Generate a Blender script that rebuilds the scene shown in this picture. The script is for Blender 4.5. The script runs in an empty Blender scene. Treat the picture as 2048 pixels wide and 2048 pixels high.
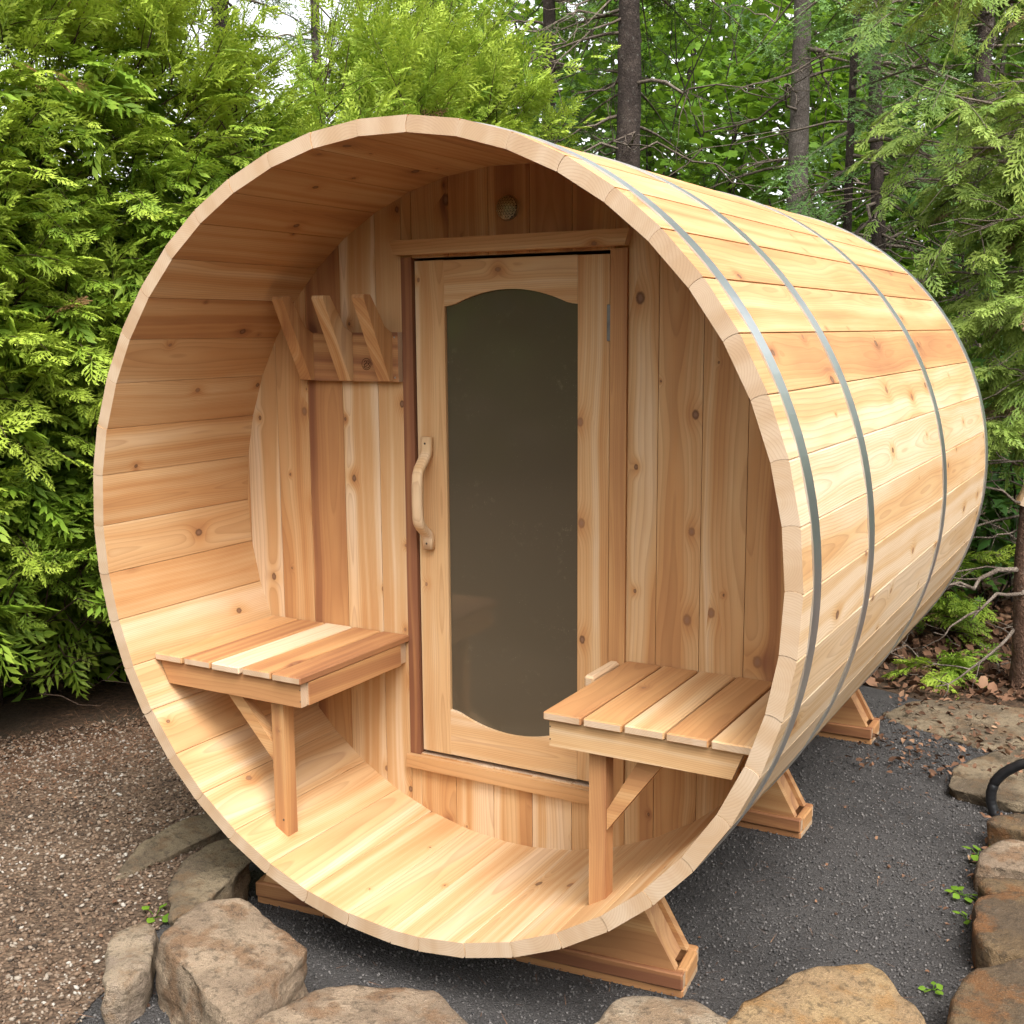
import bpy, bmesh, math, random
import numpy as np
from mathutils import Matrix, Vector, noise

random.seed(7)
rng = np.random.default_rng(11)
S = bpy.context.scene
COL = S.collection
ZC = 1.05                      # height of the barrel axis above the gravel
D = 0.544                      # depth of the porch
R = 0.93; RI = 0.895; LEN = 2.33

# ------------------------------------------------------------------ camera
cam_data = bpy.data.cameras.new('camera'); cam = bpy.data.objects.new('camera', cam_data); COL.objects.link(cam)
yaw, pitch, roll = -0.51610, -0.15286, -0.0070
fw = Vector((math.sin(yaw)*math.cos(pitch), math.cos(yaw)*math.cos(pitch), math.sin(pitch)))
rt = Vector((math.cos(yaw), -math.sin(yaw), 0)); up = rt.cross(fw)
r2 = rt*math.cos(roll)+up*math.sin(roll); u2 = -rt*math.sin(roll)+up*math.cos(roll)
cam.matrix_world = Matrix(((r2.x, u2.x, -fw.x, 1.50108), (r2.y, u2.y, -fw.y, -2.0825), (r2.z, u2.z, -fw.z, 0.48353+ZC), (0, 0, 0, 1)))
cam_data.sensor_width = 36.0; cam_data.lens = 36.0*2346.8/2048
cam_data.clip_start = 0.05; cam_data.clip_end = 500
S.camera = cam

# ------------------------------------------------------------------ sky and sun
SUN_DIR = Vector((0.50, -0.45, 1.0)).normalized()
w = bpy.data.worlds.new('World'); S.world = w; w.use_nodes = True
nt = w.node_tree; nt.nodes.clear()
sky = nt.nodes.new('ShaderNodeTexSky'); sky.sky_type = 'NISHITA'; sky.sun_disc = False
sky.sun_elevation = math.asin(SUN_DIR.z); sky.sun_rotation = math.atan2(SUN_DIR.x, SUN_DIR.y)
sky.air_density = 1.0; sky.dust_density = 4.0; sky.ozone_density = 1.0
hs = nt.nodes.new('ShaderNodeHueSaturation'); hs.inputs['Saturation'].default_value = 0.10
bg = nt.nodes.new('ShaderNodeBackground'); bg.inputs['Strength'].default_value = 0.15
wo = nt.nodes.new('ShaderNodeOutputWorld')
nt.links.new(sky.outputs[0], hs.inputs['Color']); nt.links.new(hs.outputs[0], bg.inputs[0]); nt.links.new(bg.outputs[0], wo.inputs[0])
sd = bpy.data.lights.new('sun', 'SUN'); sd.energy = 0.95; sd.angle = math.radians(26); sd.color = (1.0, 0.965, 0.915)
sun = bpy.data.objects.new('sun', sd); COL.objects.link(sun)
sun.rotation_euler = SUN_DIR.to_track_quat('Z', 'Y').to_euler(); sun.location = (4, -5, 8)
S.view_settings.view_transform = 'Standard'; S.view_settings.look = 'None'
S.view_settings.exposure = 1.70; S.view_settings.gamma = 1.0; S.view_settings.use_curve_mapping = False
S.render.engine = 'CYCLES'
S.cycles.max_bounces = 10; S.cycles.diffuse_bounces = 6; S.cycles.glossy_bounces = 3
S.cycles.use_denoising = True

# ------------------------------------------------------------------ node helpers
class G:
    def __init__(s, name):
        s.m = bpy.data.materials.new(name); s.m.use_nodes = True; s.t = s.m.node_tree; s.t.nodes.clear()
        s.out = s.t.nodes.new('ShaderNodeOutputMaterial')
    def n(s, kind, **kw):
        x = s.t.nodes.new('ShaderNode'+kind)
        for k, v in kw.items(): setattr(x, k, v)
        return x
    def put(s, sock, v):
        if isinstance(v, bpy.types.NodeSocket): s.t.links.new(v, sock)
        elif v is not None:
            if hasattr(sock.default_value, '__len__') and not hasattr(v, '__len__'): sock.default_value = [v]*len(sock.default_value)
            elif hasattr(sock.default_value, '__len__') and len(sock.default_value) == 4 and len(v) == 3: sock.default_value = (*v, 1)
            else: sock.default_value = v
    def math(s, op, a, b=None, c=None, clamp=False):
        x = s.n('Math', operation=op, use_clamp=clamp)
        for i, v in enumerate((a, b, c)):
            if v is not None: s.put(x.inputs[i], v)
        return x.outputs[0]
    def vmath(s, op, a, b=None):
        x = s.n('VectorMath', operation=op); s.put(x.inputs[0], a)
        if b is not None: s.put(x.inputs[1], b)
        return x.outputs['Value'] if op in ('LENGTH', 'DISTANCE', 'DOT_PRODUCT') else x.outputs[0]
    def xyz(s, v):
        x = s.n('SeparateXYZ'); s.put(x.inputs[0], v); return x.outputs
    def comb(s, a, b, c):
        x = s.n('CombineXYZ')
        for i, v in enumerate((a, b, c)): s.put(x.inputs[i], v)
        return x.outputs[0]
    def noise(s, vec, scale=1.0, detail=3.0, rough=0.5, col=False):
        x = s.n('TexNoise'); s.put(x.inputs['Vector'], vec); x.inputs['Scale'].default_value = scale
        x.inputs['Detail'].default_value = detail; x.inputs['Roughness'].default_value = rough
        return x.outputs['Color' if col else 'Fac']
    def voro(s, vec, scale=1.0, feature='F1', dim='3D'):
        x = s.n('TexVoronoi', feature=feature, voronoi_dimensions=dim); s.put(x.inputs['Vector'], vec); x.inputs['Scale'].default_value = scale
        return x.outputs
    def mix(s, f, a, b, blend='MIX'):
        x = s.n('Mix', data_type='RGBA', blend_type=blend); s.put(x.inputs[0], f); s.put(x.inputs[6], a); s.put(x.inputs[7], b)
        return x.outputs[2]
    def step(s, v, a, b):
        x = s.n('MapRange', interpolation_type='SMOOTHSTEP'); s.put(x.inputs[0], v); s.put(x.inputs[1], a); s.put(x.inputs[2], b)
        return x.outputs[0]
    def ramp(s, f, stops):
        x = s.n('ValToRGB'); s.put(x.inputs[0], f); e = x.color_ramp.elements
        while len(e) < len(stops): e.new(0.5)
        for q, (p, c) in zip(e, stops): q.position = p; q.color = (*c, 1)
        return x.outputs[0]
    def attr(s, name, kind='GEOMETRY'):
        x = s.n('Attribute', attribute_type=kind, attribute_name=name); return x.outputs['Fac']
    def obj(s): return s.n('TexCoord').outputs['Object']
    def bump(s, h, strength=0.3, dist=0.01):
        x = s.n('Bump'); s.put(x.inputs['Height'], h); x.inputs['Strength'].default_value = strength; x.inputs['Distance'].default_value = dist
        return x.outputs[0]
    def pbsdf(s, color, rough=0.6, metal=0.0, spec=0.4, normal=None):
        x = s.n('BsdfPrincipled'); s.put(x.inputs['Base Color'], color); s.put(x.inputs['Roughness'], rough)
        s.put(x.inputs['Metallic'], metal); s.put(x.inputs['Specular IOR Level'], spec)
        if normal is not None: s.put(x.inputs['Normal'], normal)
        return x.outputs[0]
    def done(s, sh): s.t.links.new(sh, s.out.inputs[0]); return s.m

def wood_material(name, knots=0.5, gain=1.0, kscale=1.0, band=0.46):
    """Cedar: growth rings round a pith beside each board, knots that bend them, sapwood bands.
    Grain runs along local Y; every board carries its own 'tone' and 'seed'."""
    g = G(name); p = g.xyz(g.obj()); seed = g.attr('seed', 'OBJECT'); tone = g.attr('tone', 'OBJECT')
    wn = g.n('TexWhiteNoise', noise_dimensions='1D'); g.put(wn.inputs['W'], seed)
    r = g.n('SeparateColor'); g.put(r.inputs[0], wn.outputs['Color']); ra, rb, rc = r.outputs
    x, z = p[0], p[2]; y = g.math('ADD', p[1], g.math('MULTIPLY', seed, 13.7))
    # knots
    kv = g.comb(g.math('ADD', g.math('DIVIDE', x, 0.10), g.math('MULTIPLY', ra, 9)), g.math('DIVIDE', y, 0.27), 0)
    vo = g.voro(kv, 1.0, 'F1', '2D'); kp = g.xyz(vo['Position']); kq = g.xyz(kv)
    kc = g.n('SeparateColor'); g.put(kc.inputs[0], vo['Color'])
    dx = g.math('MULTIPLY', g.math('SUBTRACT', kq[0], kp[0]), 0.10); dy = g.math('MULTIPLY', g.math('SUBTRACT', kq[1], kp[1]), 0.27/1.35)
    kd0 = g.math('SQRT', g.math('ADD', g.math('MULTIPLY', dx, dx), g.math('MULTIPLY', dy, dy)))
    kd = g.math('ADD', kd0, g.math('MULTIPLY', g.math('SUBTRACT', g.noise(g.obj(), 160, 2), 0.5), 0.004))
    on = g.math('LESS_THAN', kc.outputs[0], knots)
    kr = g.math('MULTIPLY', kscale, g.math('ADD', 0.0025, g.math('MULTIPLY', g.math('POWER', kc.outputs[1], 1.6), 0.0095)))
    kn = g.math('MULTIPLY', on, g.math('SUBTRACT', 1.0, g.step(kd, g.math('MULTIPLY', kr, 0.75), g.math('MULTIPLY', kr, 1.2))))
    core = g.math('MULTIPLY', on, g.math('SUBTRACT', 1.0, g.step(kd, g.math('MULTIPLY', kr, 0.25), g.math('MULTIPLY', kr, 0.75))))
    dn = g.math('DIVIDE', kd0, g.math('MULTIPLY', kr, 3.0))
    halo = g.math('MULTIPLY', on, g.math('POWER', 2.718, g.math('MULTIPLY', g.math('MULTIPLY', dn, dn), -1.0)))
    # growth rings
    pxo = g.math('MULTIPLY', g.math('SUBTRACT', rb, 0.5), 0.17); pzo = g.math('SUBTRACT', -0.015, g.math('MULTIPLY', rc, 0.09))
    wob = g.math('MULTIPLY', g.math('SUBTRACT', g.noise(g.comb(g.math('MULTIPLY', x, 5.0), g.math('MULTIPLY', y, 1.1), g.math('MULTIPLY', z, 5.0)), 1.0, 2), 0.5), 0.055)
    ax = g.math('SUBTRACT', x, pxo); az = g.math('SUBTRACT', z, pzo)
    rr = g.math('SQRT', g.math('ADD', g.math('MULTIPLY', ax, ax), g.math('MULTIPLY', az, az)))
    rr = g.math('ADD', g.math('ADD', rr, wob), g.math('MULTIPLY', halo, 0.011))
    ringw = g.math('ADD', 0.0036, g.math('MULTIPLY', rc, 0.0036))
    fr = g.math('FRACT', g.math('DIVIDE', rr, ringw))
    late = g.math('MULTIPLY', g.math('POWER', fr, 2.6), g.math('SUBTRACT', 1.0, g.step(fr, 0.9, 1.0)))
    wide = g.noise(g.comb(g.math('MULTIPLY', rr, 46.0), g.math('MULTIPLY', y, 0.25), seed), 1.0, 1.5)
    fib = g.noise(g.comb(g.math('MULTIPLY', x, 330.0), g.math('MULTIPLY', y, 5.0), g.math('MULTIPLY', z, 330.0)), 1.0, 3, 0.6)
    blot = g.noise(g.comb(g.math('MULTIPLY', x, 14.0), g.math('MULTIPLY', y, 2.2), seed), 1.0, 3)
    t = g.math('ADD', tone, g.math('MULTIPLY', g.math('SUBTRACT', g.step(wide, 0.30, 0.70), 0.5), band))
    t = g.math('ADD', t, g.math('MULTIPLY', g.math('SUBTRACT', blot, 0.5), 0.55))
    t = g.math('ADD', t, g.math('MULTIPLY', halo, 0.26))
    k = gain
    c = g.ramp(t, [(0.0, (.60*k, .445*k, .295*k)), (0.28, (.515*k, .322*k, .158*k)), (0.55, (.435*k, .226*k, .091*k)), (0.80, (.315*k, .143*k, .059*k)), (1.0, (.18*k, .070*k, .034*k))])
    c = g.mix(g.math('MULTIPLY', late, 0.36), c, (.20, .080, .030))
    c = g.mix(g.math('MULTIPLY', g.step(fib, 0.45, 0.75), 0.16), c, (.30, .15, .065))
    c = g.mix(g.math('MULTIPLY', kn, 0.85), c, g.mix(g.step(kc.outputs[2], .45, .55), (.095, .040, .020), (.23, .105, .048)))
    c = g.mix(g.math('MULTIPLY', core, 0.6), c, (.25, .14, .085))
    nrm = g.n('TexCoord').outputs['Normal']; en = g.step(g.math('ABSOLUTE', g.xyz(nrm)[1]), 0.85, 0.95)      # end grain is paler and greyer
    pale = g.mix(g.math('MULTIPLY', late, 0.28), g.mix(g.step(blot, 0.35, 0.65), (.50, .375, .265), (.43, .295, .185)), (.26, .15, .075))
    c = g.mix(g.math('MULTIPLY', en, 0.85), c, pale)
    h = g.math('SUBTRACT', g.math('MULTIPLY', fib, 0.6), g.math('MULTIPLY', late, 0.4))
    return g.done(g.pbsdf(c, g.math('ADD', 0.52, g.math('MULTIPLY', fib, 0.2)), 0, 0.32, g.bump(h, 0.22, 0.002)))

WOOD = wood_material('cedar_wood', 0.54, 1.06)
STAVE = wood_material('stave_cedar_wood', 0.42, 1.04, 0.85, 0.30)
CLEAR = wood_material('clear_cedar_wood', 0.12, 1.04, 1.0, 0.32)

def metal_material(name, c, rough, metal=0.9):
    g = G(name); n1 = g.noise(g.obj(), 35, 4); n2 = g.noise(g.obj(), 400, 2)
    col = g.mix(g.step(n1, 0.35, 0.7), c, tuple(v*0.72 for v in c))
    return g.done(g.pbsdf(col, g.math('ADD', rough, g.math('MULTIPLY', n2, 0.18)), metal, 0.5, g.bump(n1, 0.08, 0.004)))
def smooth_steel(name):
    g = G(name); n1 = g.noise(g.obj(), 6, 3)
    return g.done(g.pbsdf(g.mix(g.step(n1, .35, .7), (.68, .71, .74), (.52, .55, .58)), g.math('ADD', .28, g.math('MULTIPLY', n1, .10)), 0.95, 0.5))
STEEL = smooth_steel('galvanized_steel')
ZINC = metal_material('zinc_screw', (.60, .62, .63), 0.3)
HINGE = metal_material('hinge_steel', (.20, .19, .18), 0.42)
SCREW = metal_material('screw_metal', (.10, .08, .06), 0.5, 0.6)

def plain(name, c, rough=0.7, spec=0.3, var=0.25, scale=30):
    g = G(name); n1 = g.noise(g.obj(), scale, 4)
    return g.done(g.pbsdf(g.mix(g.math('MULTIPLY', n1, var*2), c, tuple(v*0.45 for v in c)), rough, 0, spec, g.bump(n1, 0.2, 0.004)))
DARKIN = plain('painted_vent_shade', (.012, .009, .007))
BRASS = metal_material('brassy_mesh', (.50, .42, .28), 0.35)
BURN = plain('burned_mark', (.07, .028, .014), 0.9, 0.1)
HOSE = plain('black_hose_plastic', (.012, .012, .013), 0.38, 0.5, 0.3, 60)

def glass_material():
    g = G('bronze_glass'); o = g.obj()
    d1 = g.noise(o, 9, 5, 0.65); d2 = g.noise(g.vmath('MULTIPLY', o, (40, 40, 14)), 1, 4, 0.7); d3 = g.voro(o, 120)['Distance']
    smear = g.math('MULTIPLY', g.step(d1, 0.5, 0.75), g.step(d2, 0.52, 0.8))
    speck = g.math('MULTIPLY', g.math('SUBTRACT', 1.0, g.step(d3, 0.06, 0.16)), g.step(d1, 0.45, 0.7))
    dust = g.math('ADD', g.math('MULTIPLY', smear, 0.38), g.math('MULTIPLY', speck, 0.32))
    c = g.mix(dust, (.076, .060, .039), (.36, .31, .22))
    return g.done(g.pbsdf(c, g.math('ADD', 0.08, g.math('MULTIPLY', dust, 0.5)), 0, 0.7, g.bump(d1, 0.012, 0.01)))
GLASS = glass_material()

# ------------------------------------------------------------------ object helpers
def tag(o, label, cat, group=None, kind=None):
    if label: o['label'] = label
    if cat: o['category'] = cat
    if group: o['group'] = group
    if kind: o['kind'] = kind
    return o
def thing(name, label, cat, loc=(0, 0, 0), group=None, rz=0.0):
    o = bpy.data.objects.new(name, None); COL.objects.link(o); o.location = loc; o.rotation_euler = (0, 0, rz)
    o.empty_display_size = 0.1
    return tag(o, label, cat, group)
def link(name, me, mat=None, parent=None, M=None):
    o = bpy.data.objects.new(name, me); COL.objects.link(o)
    if mat and not me.materials: me.materials.append(mat)
    if parent: o.parent = parent
    if M is not None: o.matrix_basis = M
    o['seed'] = round(random.random(), 4)*10; o['tone'] = 0.4
    return o
def from_bm(name, bm, mat=None, parent=None, M=None, smooth=False):
    bmesh.ops.recalc_face_normals(bm, faces=bm.faces)
    me = bpy.data.meshes.new(name); bm.to_mesh(me); bm.free()
    if smooth: me.shade_smooth()
    return link(name, me, mat, parent, M)
def bev(bm, w):
    if w: bmesh.ops.bevel(bm, geom=[e for e in bm.edges if e.calc_face_angle(0) > 0.5], offset=w, segments=1, affect='EDGES', clamp_overlap=True)
def frame(org, X, Y, Z):
    return Matrix(((X[0], Y[0], Z[0], org[0]), (X[1], Y[1], Z[1], org[1]), (X[2], Y[2], Z[2], org[2]), (0, 0, 0, 1)))
def prism_bm(pts, z0, z1):
    bm = bmesh.new(); a = [bm.verts.new((*p, z0)) for p in pts]; b = [bm.verts.new((*p, z1)) for p in pts]; n = len(pts)
    bm.faces.new(a[::-1]); bm.faces.new(b)
    for i in range(n): bm.faces.new((a[i], a[(i+1) % n], b[(i+1) % n], b[i]))
    return bm
def toned(o, t): o['tone'] = t; return o
def wall_piece(name, poly, yf, th, mat, parent, grain='v', bevel=0.0018, tone=None):
    """flat piece standing in an x-z plane, its front face at y = yf, thickness th going back"""
    cx = sum(p[0] for p in poly)/len(poly); cz = sum(p[1] for p in poly)/len(poly)
    if grain == 'v': F = frame((cx, yf, cz+ZC), (1, 0, 0), (0, 0, 1), (0, -1, 0)); pts = [(x-cx, z-cz) for x, z in poly]
    else: F = frame((cx, yf, cz+ZC), (0, 0, -1), (1, 0, 0), (0, -1, 0)); pts = [(-(z-cz), x-cx) for x, z in poly]
    bm = prism_bm(pts, -th, 0); bev(bm, bevel)
    o = from_bm(name, bm, mat, parent, F)
    if tone is not None: o['tone'] = tone
    return o
def rect(x0, x1, z0, z1): return [(x0, z0), (x1, z0), (x1, z1), (x0, z1)]
def side_piece(name, poly, x0, x1, mat, parent, tone=None, bevel=0.0018, grain='v'):
    """piece with its outline in the y-z plane, from x0 to x1"""
    cy = sum(p[0] for p in poly)/len(poly); cz = sum(p[1] for p in poly)/len(poly); cx = (x0+x1)/2; h = abs(x1-x0)/2
    if grain == 'v': F = frame((cx, cy, cz+ZC), (0, 1, 0), (0, 0, 1), (1, 0, 0)); pts = [(y-cy, z-cz) for y, z in poly]
    else: F = frame((cx, cy, cz+ZC), (0, 0, -1), (0, 1, 0), (1, 0, 0)); pts = [(-(z-cz), y-cy) for y, z in poly]
    bm = prism_bm(pts, -h, h); bev(bm, bevel)
    o = from_bm(name, bm, mat, parent, F)
    if tone is not None: o['tone'] = tone
    return o
def box(name, x0, x1, y0, y1, z0, z1, mat, parent, bevel=0.003, tone=None, grain='y'):
    c = ((x0+x1)/2, (y0+y1)/2, (z0+z1)/2+ZC); dx, dy, dz = (x1-x0)/2, (y1-y0)/2, (z1-z0)/2
    if grain == 'y': F = Matrix.Translation(c); h = (dx, dy, dz)
    elif grain == 'z': F = frame(c, (1, 0, 0), (0, 0, 1), (0, -1, 0)); h = (dx, dz, dy)
    else: F = frame(c, (0, 0, -1), (1, 0, 0), (0, -1, 0)); h = (dz, dx, dy)
    bm = bmesh.new(); bmesh.ops.create_cube(bm, size=2)
    for v in bm.verts: v.co = Vector((v.co.x*h[0], v.co.y*h[1], v.co.z*h[2]))
    bev(bm, bevel); o = from_bm(name, bm, mat, parent, F)
    if tone is not None: o['tone'] = tone
    return o

# ================================================================== SETTING: ground
def ground_material():
    g = G('forest_soil'); o = g.obj(); n1 = g.noise(o, 2.0, 5); n2 = g.noise(o, 40, 5, 0.7)
    c = g.mix(g.step(n2, 0.35, 0.7), (.035, .024, .016), (.10, .058, .033)); c = g.mix(g.step(n1, 0.45, 0.7), c, (.06, .045, .03))
    return g.done(g.pbsdf(c, 0.95, 0, 0.15, g.bump(n2, 0.7, 0.03)))
def bed_material():
    g = G('dark_crushed_stone'); o = g.obj(); v = g.voro(o, 150); n1 = g.noise(o, 3.0, 4); n2 = g.noise(o, 300, 3, 0.7); n3 = g.noise(o, 24, 4)
    c = g.ramp(n2, [(0.3, (.042, .040, .039)), (0.55, (.094, .086, .081)), (0.75, (.150, .138, .129))])
    c = g.mix(g.math('MULTIPLY', g.step(n1, 0.42, 0.66), 0.5), c, (.034, .031, .030))
    c = g.mix(g.math('MULTIPLY', g.step(n3, 0.6, 0.8), 0.3), c, (.10, .075, .06))
    h = g.math('ADD', g.math('MULTIPLY', v['Distance'], -0.7), g.math('ADD', g.math('MULTIPLY', n3, 2.2), n2))
    return g.done(g.pbsdf(c, 0.9, 0, 0.25, g.bump(h, 1.0, 0.012)))
def pebble_ground_material():
    g = G('pea_gravel_floor'); o = g.obj(); v = g.voro(o, 85); n1 = g.noise(o, 3.0, 4); n2 = g.noise(o, 60, 4)
    c = g.ramp(n2, [(0.3, (.05, .033, .022)), (0.6, (.13, .085, .055)), (0.8, (.22, .17, .12))])
    c = g.mix(g.math('MULTIPLY', g.step(n1, 0.45, 0.65), 0.6), c, (.05, .033, .022))
    return g.done(g.pbsdf(c, 0.95, 0, 0.2, g.bump(g.math('MULTIPLY', v['Distance'], -1.0), 0.9, 0.01)))
def sheet(name, pts, z, mat, wob=0.0, res=0):
    bm = bmesh.new(); vs = [bm.verts.new((x, y, z)) for x, y in pts]; f = bm.faces.new(vs)
    if f.normal.z < 0: f.normal_flip()
    bmesh.ops.triangulate(bm, faces=bm.faces)
    o = from_bm(name, bm, mat)
    for p in o.data.polygons:
        if p.normal.z < 0: o.data.flip_normals(); break
    o['kind'] = 'structure'; return o
sheet('ground', [(-150, -150), (150, -150), (150, 150), (-150, 150)], 0.0, ground_material())
def ragged(pts, amp=0.03, n=5, seed=0):
    out = []
    for i, (a, b) in enumerate(zip(pts, pts[1:]+pts[:1])):
        for k in range(n):
            t = k/n; x = a[0]+(b[0]-a[0])*t; y = a[1]+(b[1]-a[1])*t
            out.append((x+amp*noise.noise((x*5, y*5, seed)), y+amp*noise.noise((x*5, y*5, seed+9))))
    return out
sheet('gravel_bed', ragged([(-1.25, -1.6), (1.75, -1.6), (1.7, 0.8), (1.5, 1.9), (1.25, 2.35), (1.0, 2.75), (0.4, 2.95), (-0.9, 2.9), (-1.2, 1.2), (-1.1, 0)], 0.05, 8, 1), 0.004, bed_material())
sheet('gravel_path', ragged([(-4.5, -2.6), (-0.40, -1.4), (-0.47, -0.62), (-0.58, -0.40), (-0.66, -0.22), (-0.70, -0.02), (-0.78, 0.25), (-0.90, 0.42), (-0.98, 0.9), (-1.1, 2.6), (-1.62, 2.6), (-1.80, 1.5), (-2.08, .62), (-2.40, -.10), (-2.75, -.95)], 0.04, 8, 2), 0.008, pebble_ground_material())

# ================================================================== BARREL SAUNA
sauna = thing('barrel_sauna', 'honey coloured cedar barrel sauna with open porch and glass door', 'sauna')
# stave joints, anticlockwise from the narrow stave at the bottom
J = [-86.4, -78.5, -70.5, -62.45, -54.55, -46.6, -38.75, -30.6, -22.95, -15.5, -7.8]
J += [0.0+7.66*i for i in range(0, 9)]                      # 0 .. 61.3
J += [69.2, 77.0, 84.85]
J += [84.85+(171.6-84.85)/11*i for i in range(1, 12)]
J += [180.0, 188.0, 195.9, 203.9, 211.9, 220.3, 228.3, 236.6, 244.9, 252.8, 260.8, 268.75]
JN = len(J)
def joint_curve(a, gap):
    a = math.radians(a); er = Vector((math.cos(a), math.sin(a))); et = Vector((-math.sin(a), math.cos(a)))
    out = []
    for q in (0.0, 0.03, 0.12, 0.25, 0.45, 0.65, 0.82, 0.90, 1.0):
        r = RI+(R-RI)*q; b = 0.0085*math.sqrt(max(0.0, 1-((q-0.42)/0.62)**2)); gp_ = 0.0004
        if q > 0.95: gp_ = 0.0026
        if q == 0.0: gp_ = 0.0012
        out.append(er*r+et*(b+gp_*gap))
    return out
STAVE_TONES = {}
for i in range(JN):
    a0 = J[i]; a1 = J[(i+1) % JN]+(360 if i == JN-1 else 0)
    am = math.radians((a0+a1)/2); er = Vector((math.cos(am), math.sin(am))); et = Vector((-math.sin(am), math.cos(am)))
    prof = joint_curve(a0, 1)[::-1]+joint_curve(a1, -1)      # outer->inner on the clockwise side, inner->outer on the other
    rm = (R+RI)/2; loc = [((p-er*rm).dot(-et), (p-er*rm).dot(er)) for p in prof]
    n = len(loc); bm = bmesh.new(); y0, y1 = -LEN/2, LEN/2
    dy = random.uniform(-0.0012, 0.0012)
    A = [bm.verts.new((x, y0+dy, z)) for x, z in loc]; B = [bm.verts.new((x, y1, z)) for x, z in loc]
    bm.faces.new(A); bm.faces.new(B[::-1])
    for k in range(n): bm.faces.new((A[k], A[(k+1) % n], B[(k+1) % n], B[k]))
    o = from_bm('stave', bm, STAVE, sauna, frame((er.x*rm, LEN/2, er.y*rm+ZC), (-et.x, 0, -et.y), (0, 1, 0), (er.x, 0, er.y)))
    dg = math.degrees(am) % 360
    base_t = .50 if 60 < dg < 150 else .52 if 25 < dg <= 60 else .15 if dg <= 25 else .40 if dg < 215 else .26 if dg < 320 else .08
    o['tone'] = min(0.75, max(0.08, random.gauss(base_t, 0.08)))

for k, yh in enumerate((0.0635, 0.510, 1.436, 2.268)):
    wd = 0.052; bm = bmesh.new(); N = 141; ring = []
    for i in range(JN*3):
        k0 = i//3; a0 = J[k0]; a1 = J[(k0+1) % JN]+(360 if k0 == JN-1 else 0); a = math.radians(a0+(a1-a0)*(i % 3)/3)
        ro = R+0.0022
        ring.append([bm.verts.new((math.cos(a)*rr_, yy, math.sin(a)*rr_+ZC)) for rr_, yy in ((ro-0.0035, yh), (ro, yh), (ro, yh+wd), (ro-0.0035, yh+wd))])
    m = len(ring)
    for i in range(m):
        p, q = ring[i], ring[(i+1) % m]
        for s in range(4): bm.faces.new((p[s], q[s], q[(s+1) % 4], p[(s+1) % 4]))
    from_bm('hoop', bm, STEEL, sauna)

# front wall boards, clipped to the barrel
RW = RI+0.004
def clip_board(x0, x1, z0, z1):
    """board x0..x1 running to the barrel on the sides where z0/z1 is None"""
    zc = lambda x: math.sqrt(max(0.0, RW*RW-x*x))
    xs = [x0+(x1-x0)*i/5 for i in range(6)]; xs = [min(RW, max(-RW, x)) for x in xs]
    lo = [(x, -zc(x)) for x in xs] if z0 is None else [(x0, z0), (x1, z0)]
    hi = [(x, zc(x)) for x in xs[::-1]] if z1 is None else [(x1, z1), (x0, z1)]
    p = lo+hi; out = []
    for q in p:
        if not out or (abs(q[0]-out[-1][0])+abs(q[1]-out[-1][1])) > 1e-5: out.append(q)
    if abs(out[0][0]-out[-1][0])+abs(out[0][1]-out[-1][1]) < 1e-5: out.pop()
    return out
gp = 0.0008
seams_l = [-RW, -0.884, -0.768, -0.653, -0.530, -0.408, -0.322]
tones_l = [.30, .32, .38, .70, .24, .16, .38]
for (a, b), t in zip(zip(seams_l, seams_l[1:]), tones_l):
    wall_piece('wall_board', clip_board(a+gp, b-gp, None, None), D, 0.035, WOOD, sauna, tone=t)
seams_r = [0.336, 0.416, 0.529, 0.641, 0.757, 0.872, RW]
for (a, b), t in zip(zip(seams_r, seams_r[1:]), [.45, .40, .36, .66, .46, .40]):
    wall_piece('wall_board', clip_board(a+gp, b-gp, None, None), D, 0.035, WOOD, sauna, tone=t)
seams_m = [-0.322, -0.289, -0.173, -0.053, 0.067, 0.185, 0.302, 0.336]
for (a, b), t in zip(zip(seams_m, seams_m[1:]), [.5, .62, .45, .55, .52, .56, .5]):
    wall_piece('wall_board', clip_board(a+gp, b-gp, 0.676, None), D, 0.035, WOOD, sauna, tone=t)
for (a, b), t in zip(zip(seams_m, seams_m[1:]), [.4, .36, .34, .38, .22, .36, .4]):
    wall_piece('wall_board', clip_board(a+gp, b-gp, None, -0.690), D, 0.035, WOOD, sauna, tone=t)
# rear wall
xs = [-RW+2*RW*i/15 for i in range(16)]
for a, b in zip(xs, xs[1:]):
    wall_piece('wall_board', clip_board(a+gp, b-gp, None, None), LEN-0.07, 0.035, WOOD, sauna, tone=.4)

# door frame and trim
wall_piece('door_jamb', rect(-0.322, -0.288, -0.693, 0.678), D-0.004, 0.055, CLEAR, sauna, tone=1.0)
wall_piece('door_jamb', rect(0.292, 0.336, -0.712, 0.678), D-0.008, 0.055, CLEAR, sauna, tone=.58)
wall_piece('door_header', [(-0.328, .684), (0.336, .684), (0.348, .722), (-0.343, .722)], D-0.026, 0.030, WOOD, sauna, 'h', tone=.45)
wall_piece('door_sill', rect(-0.326, 0.291, -0.730, -0.694), D-0.020, 0.060, CLEAR, sauna, 'h', tone=.50)
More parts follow.
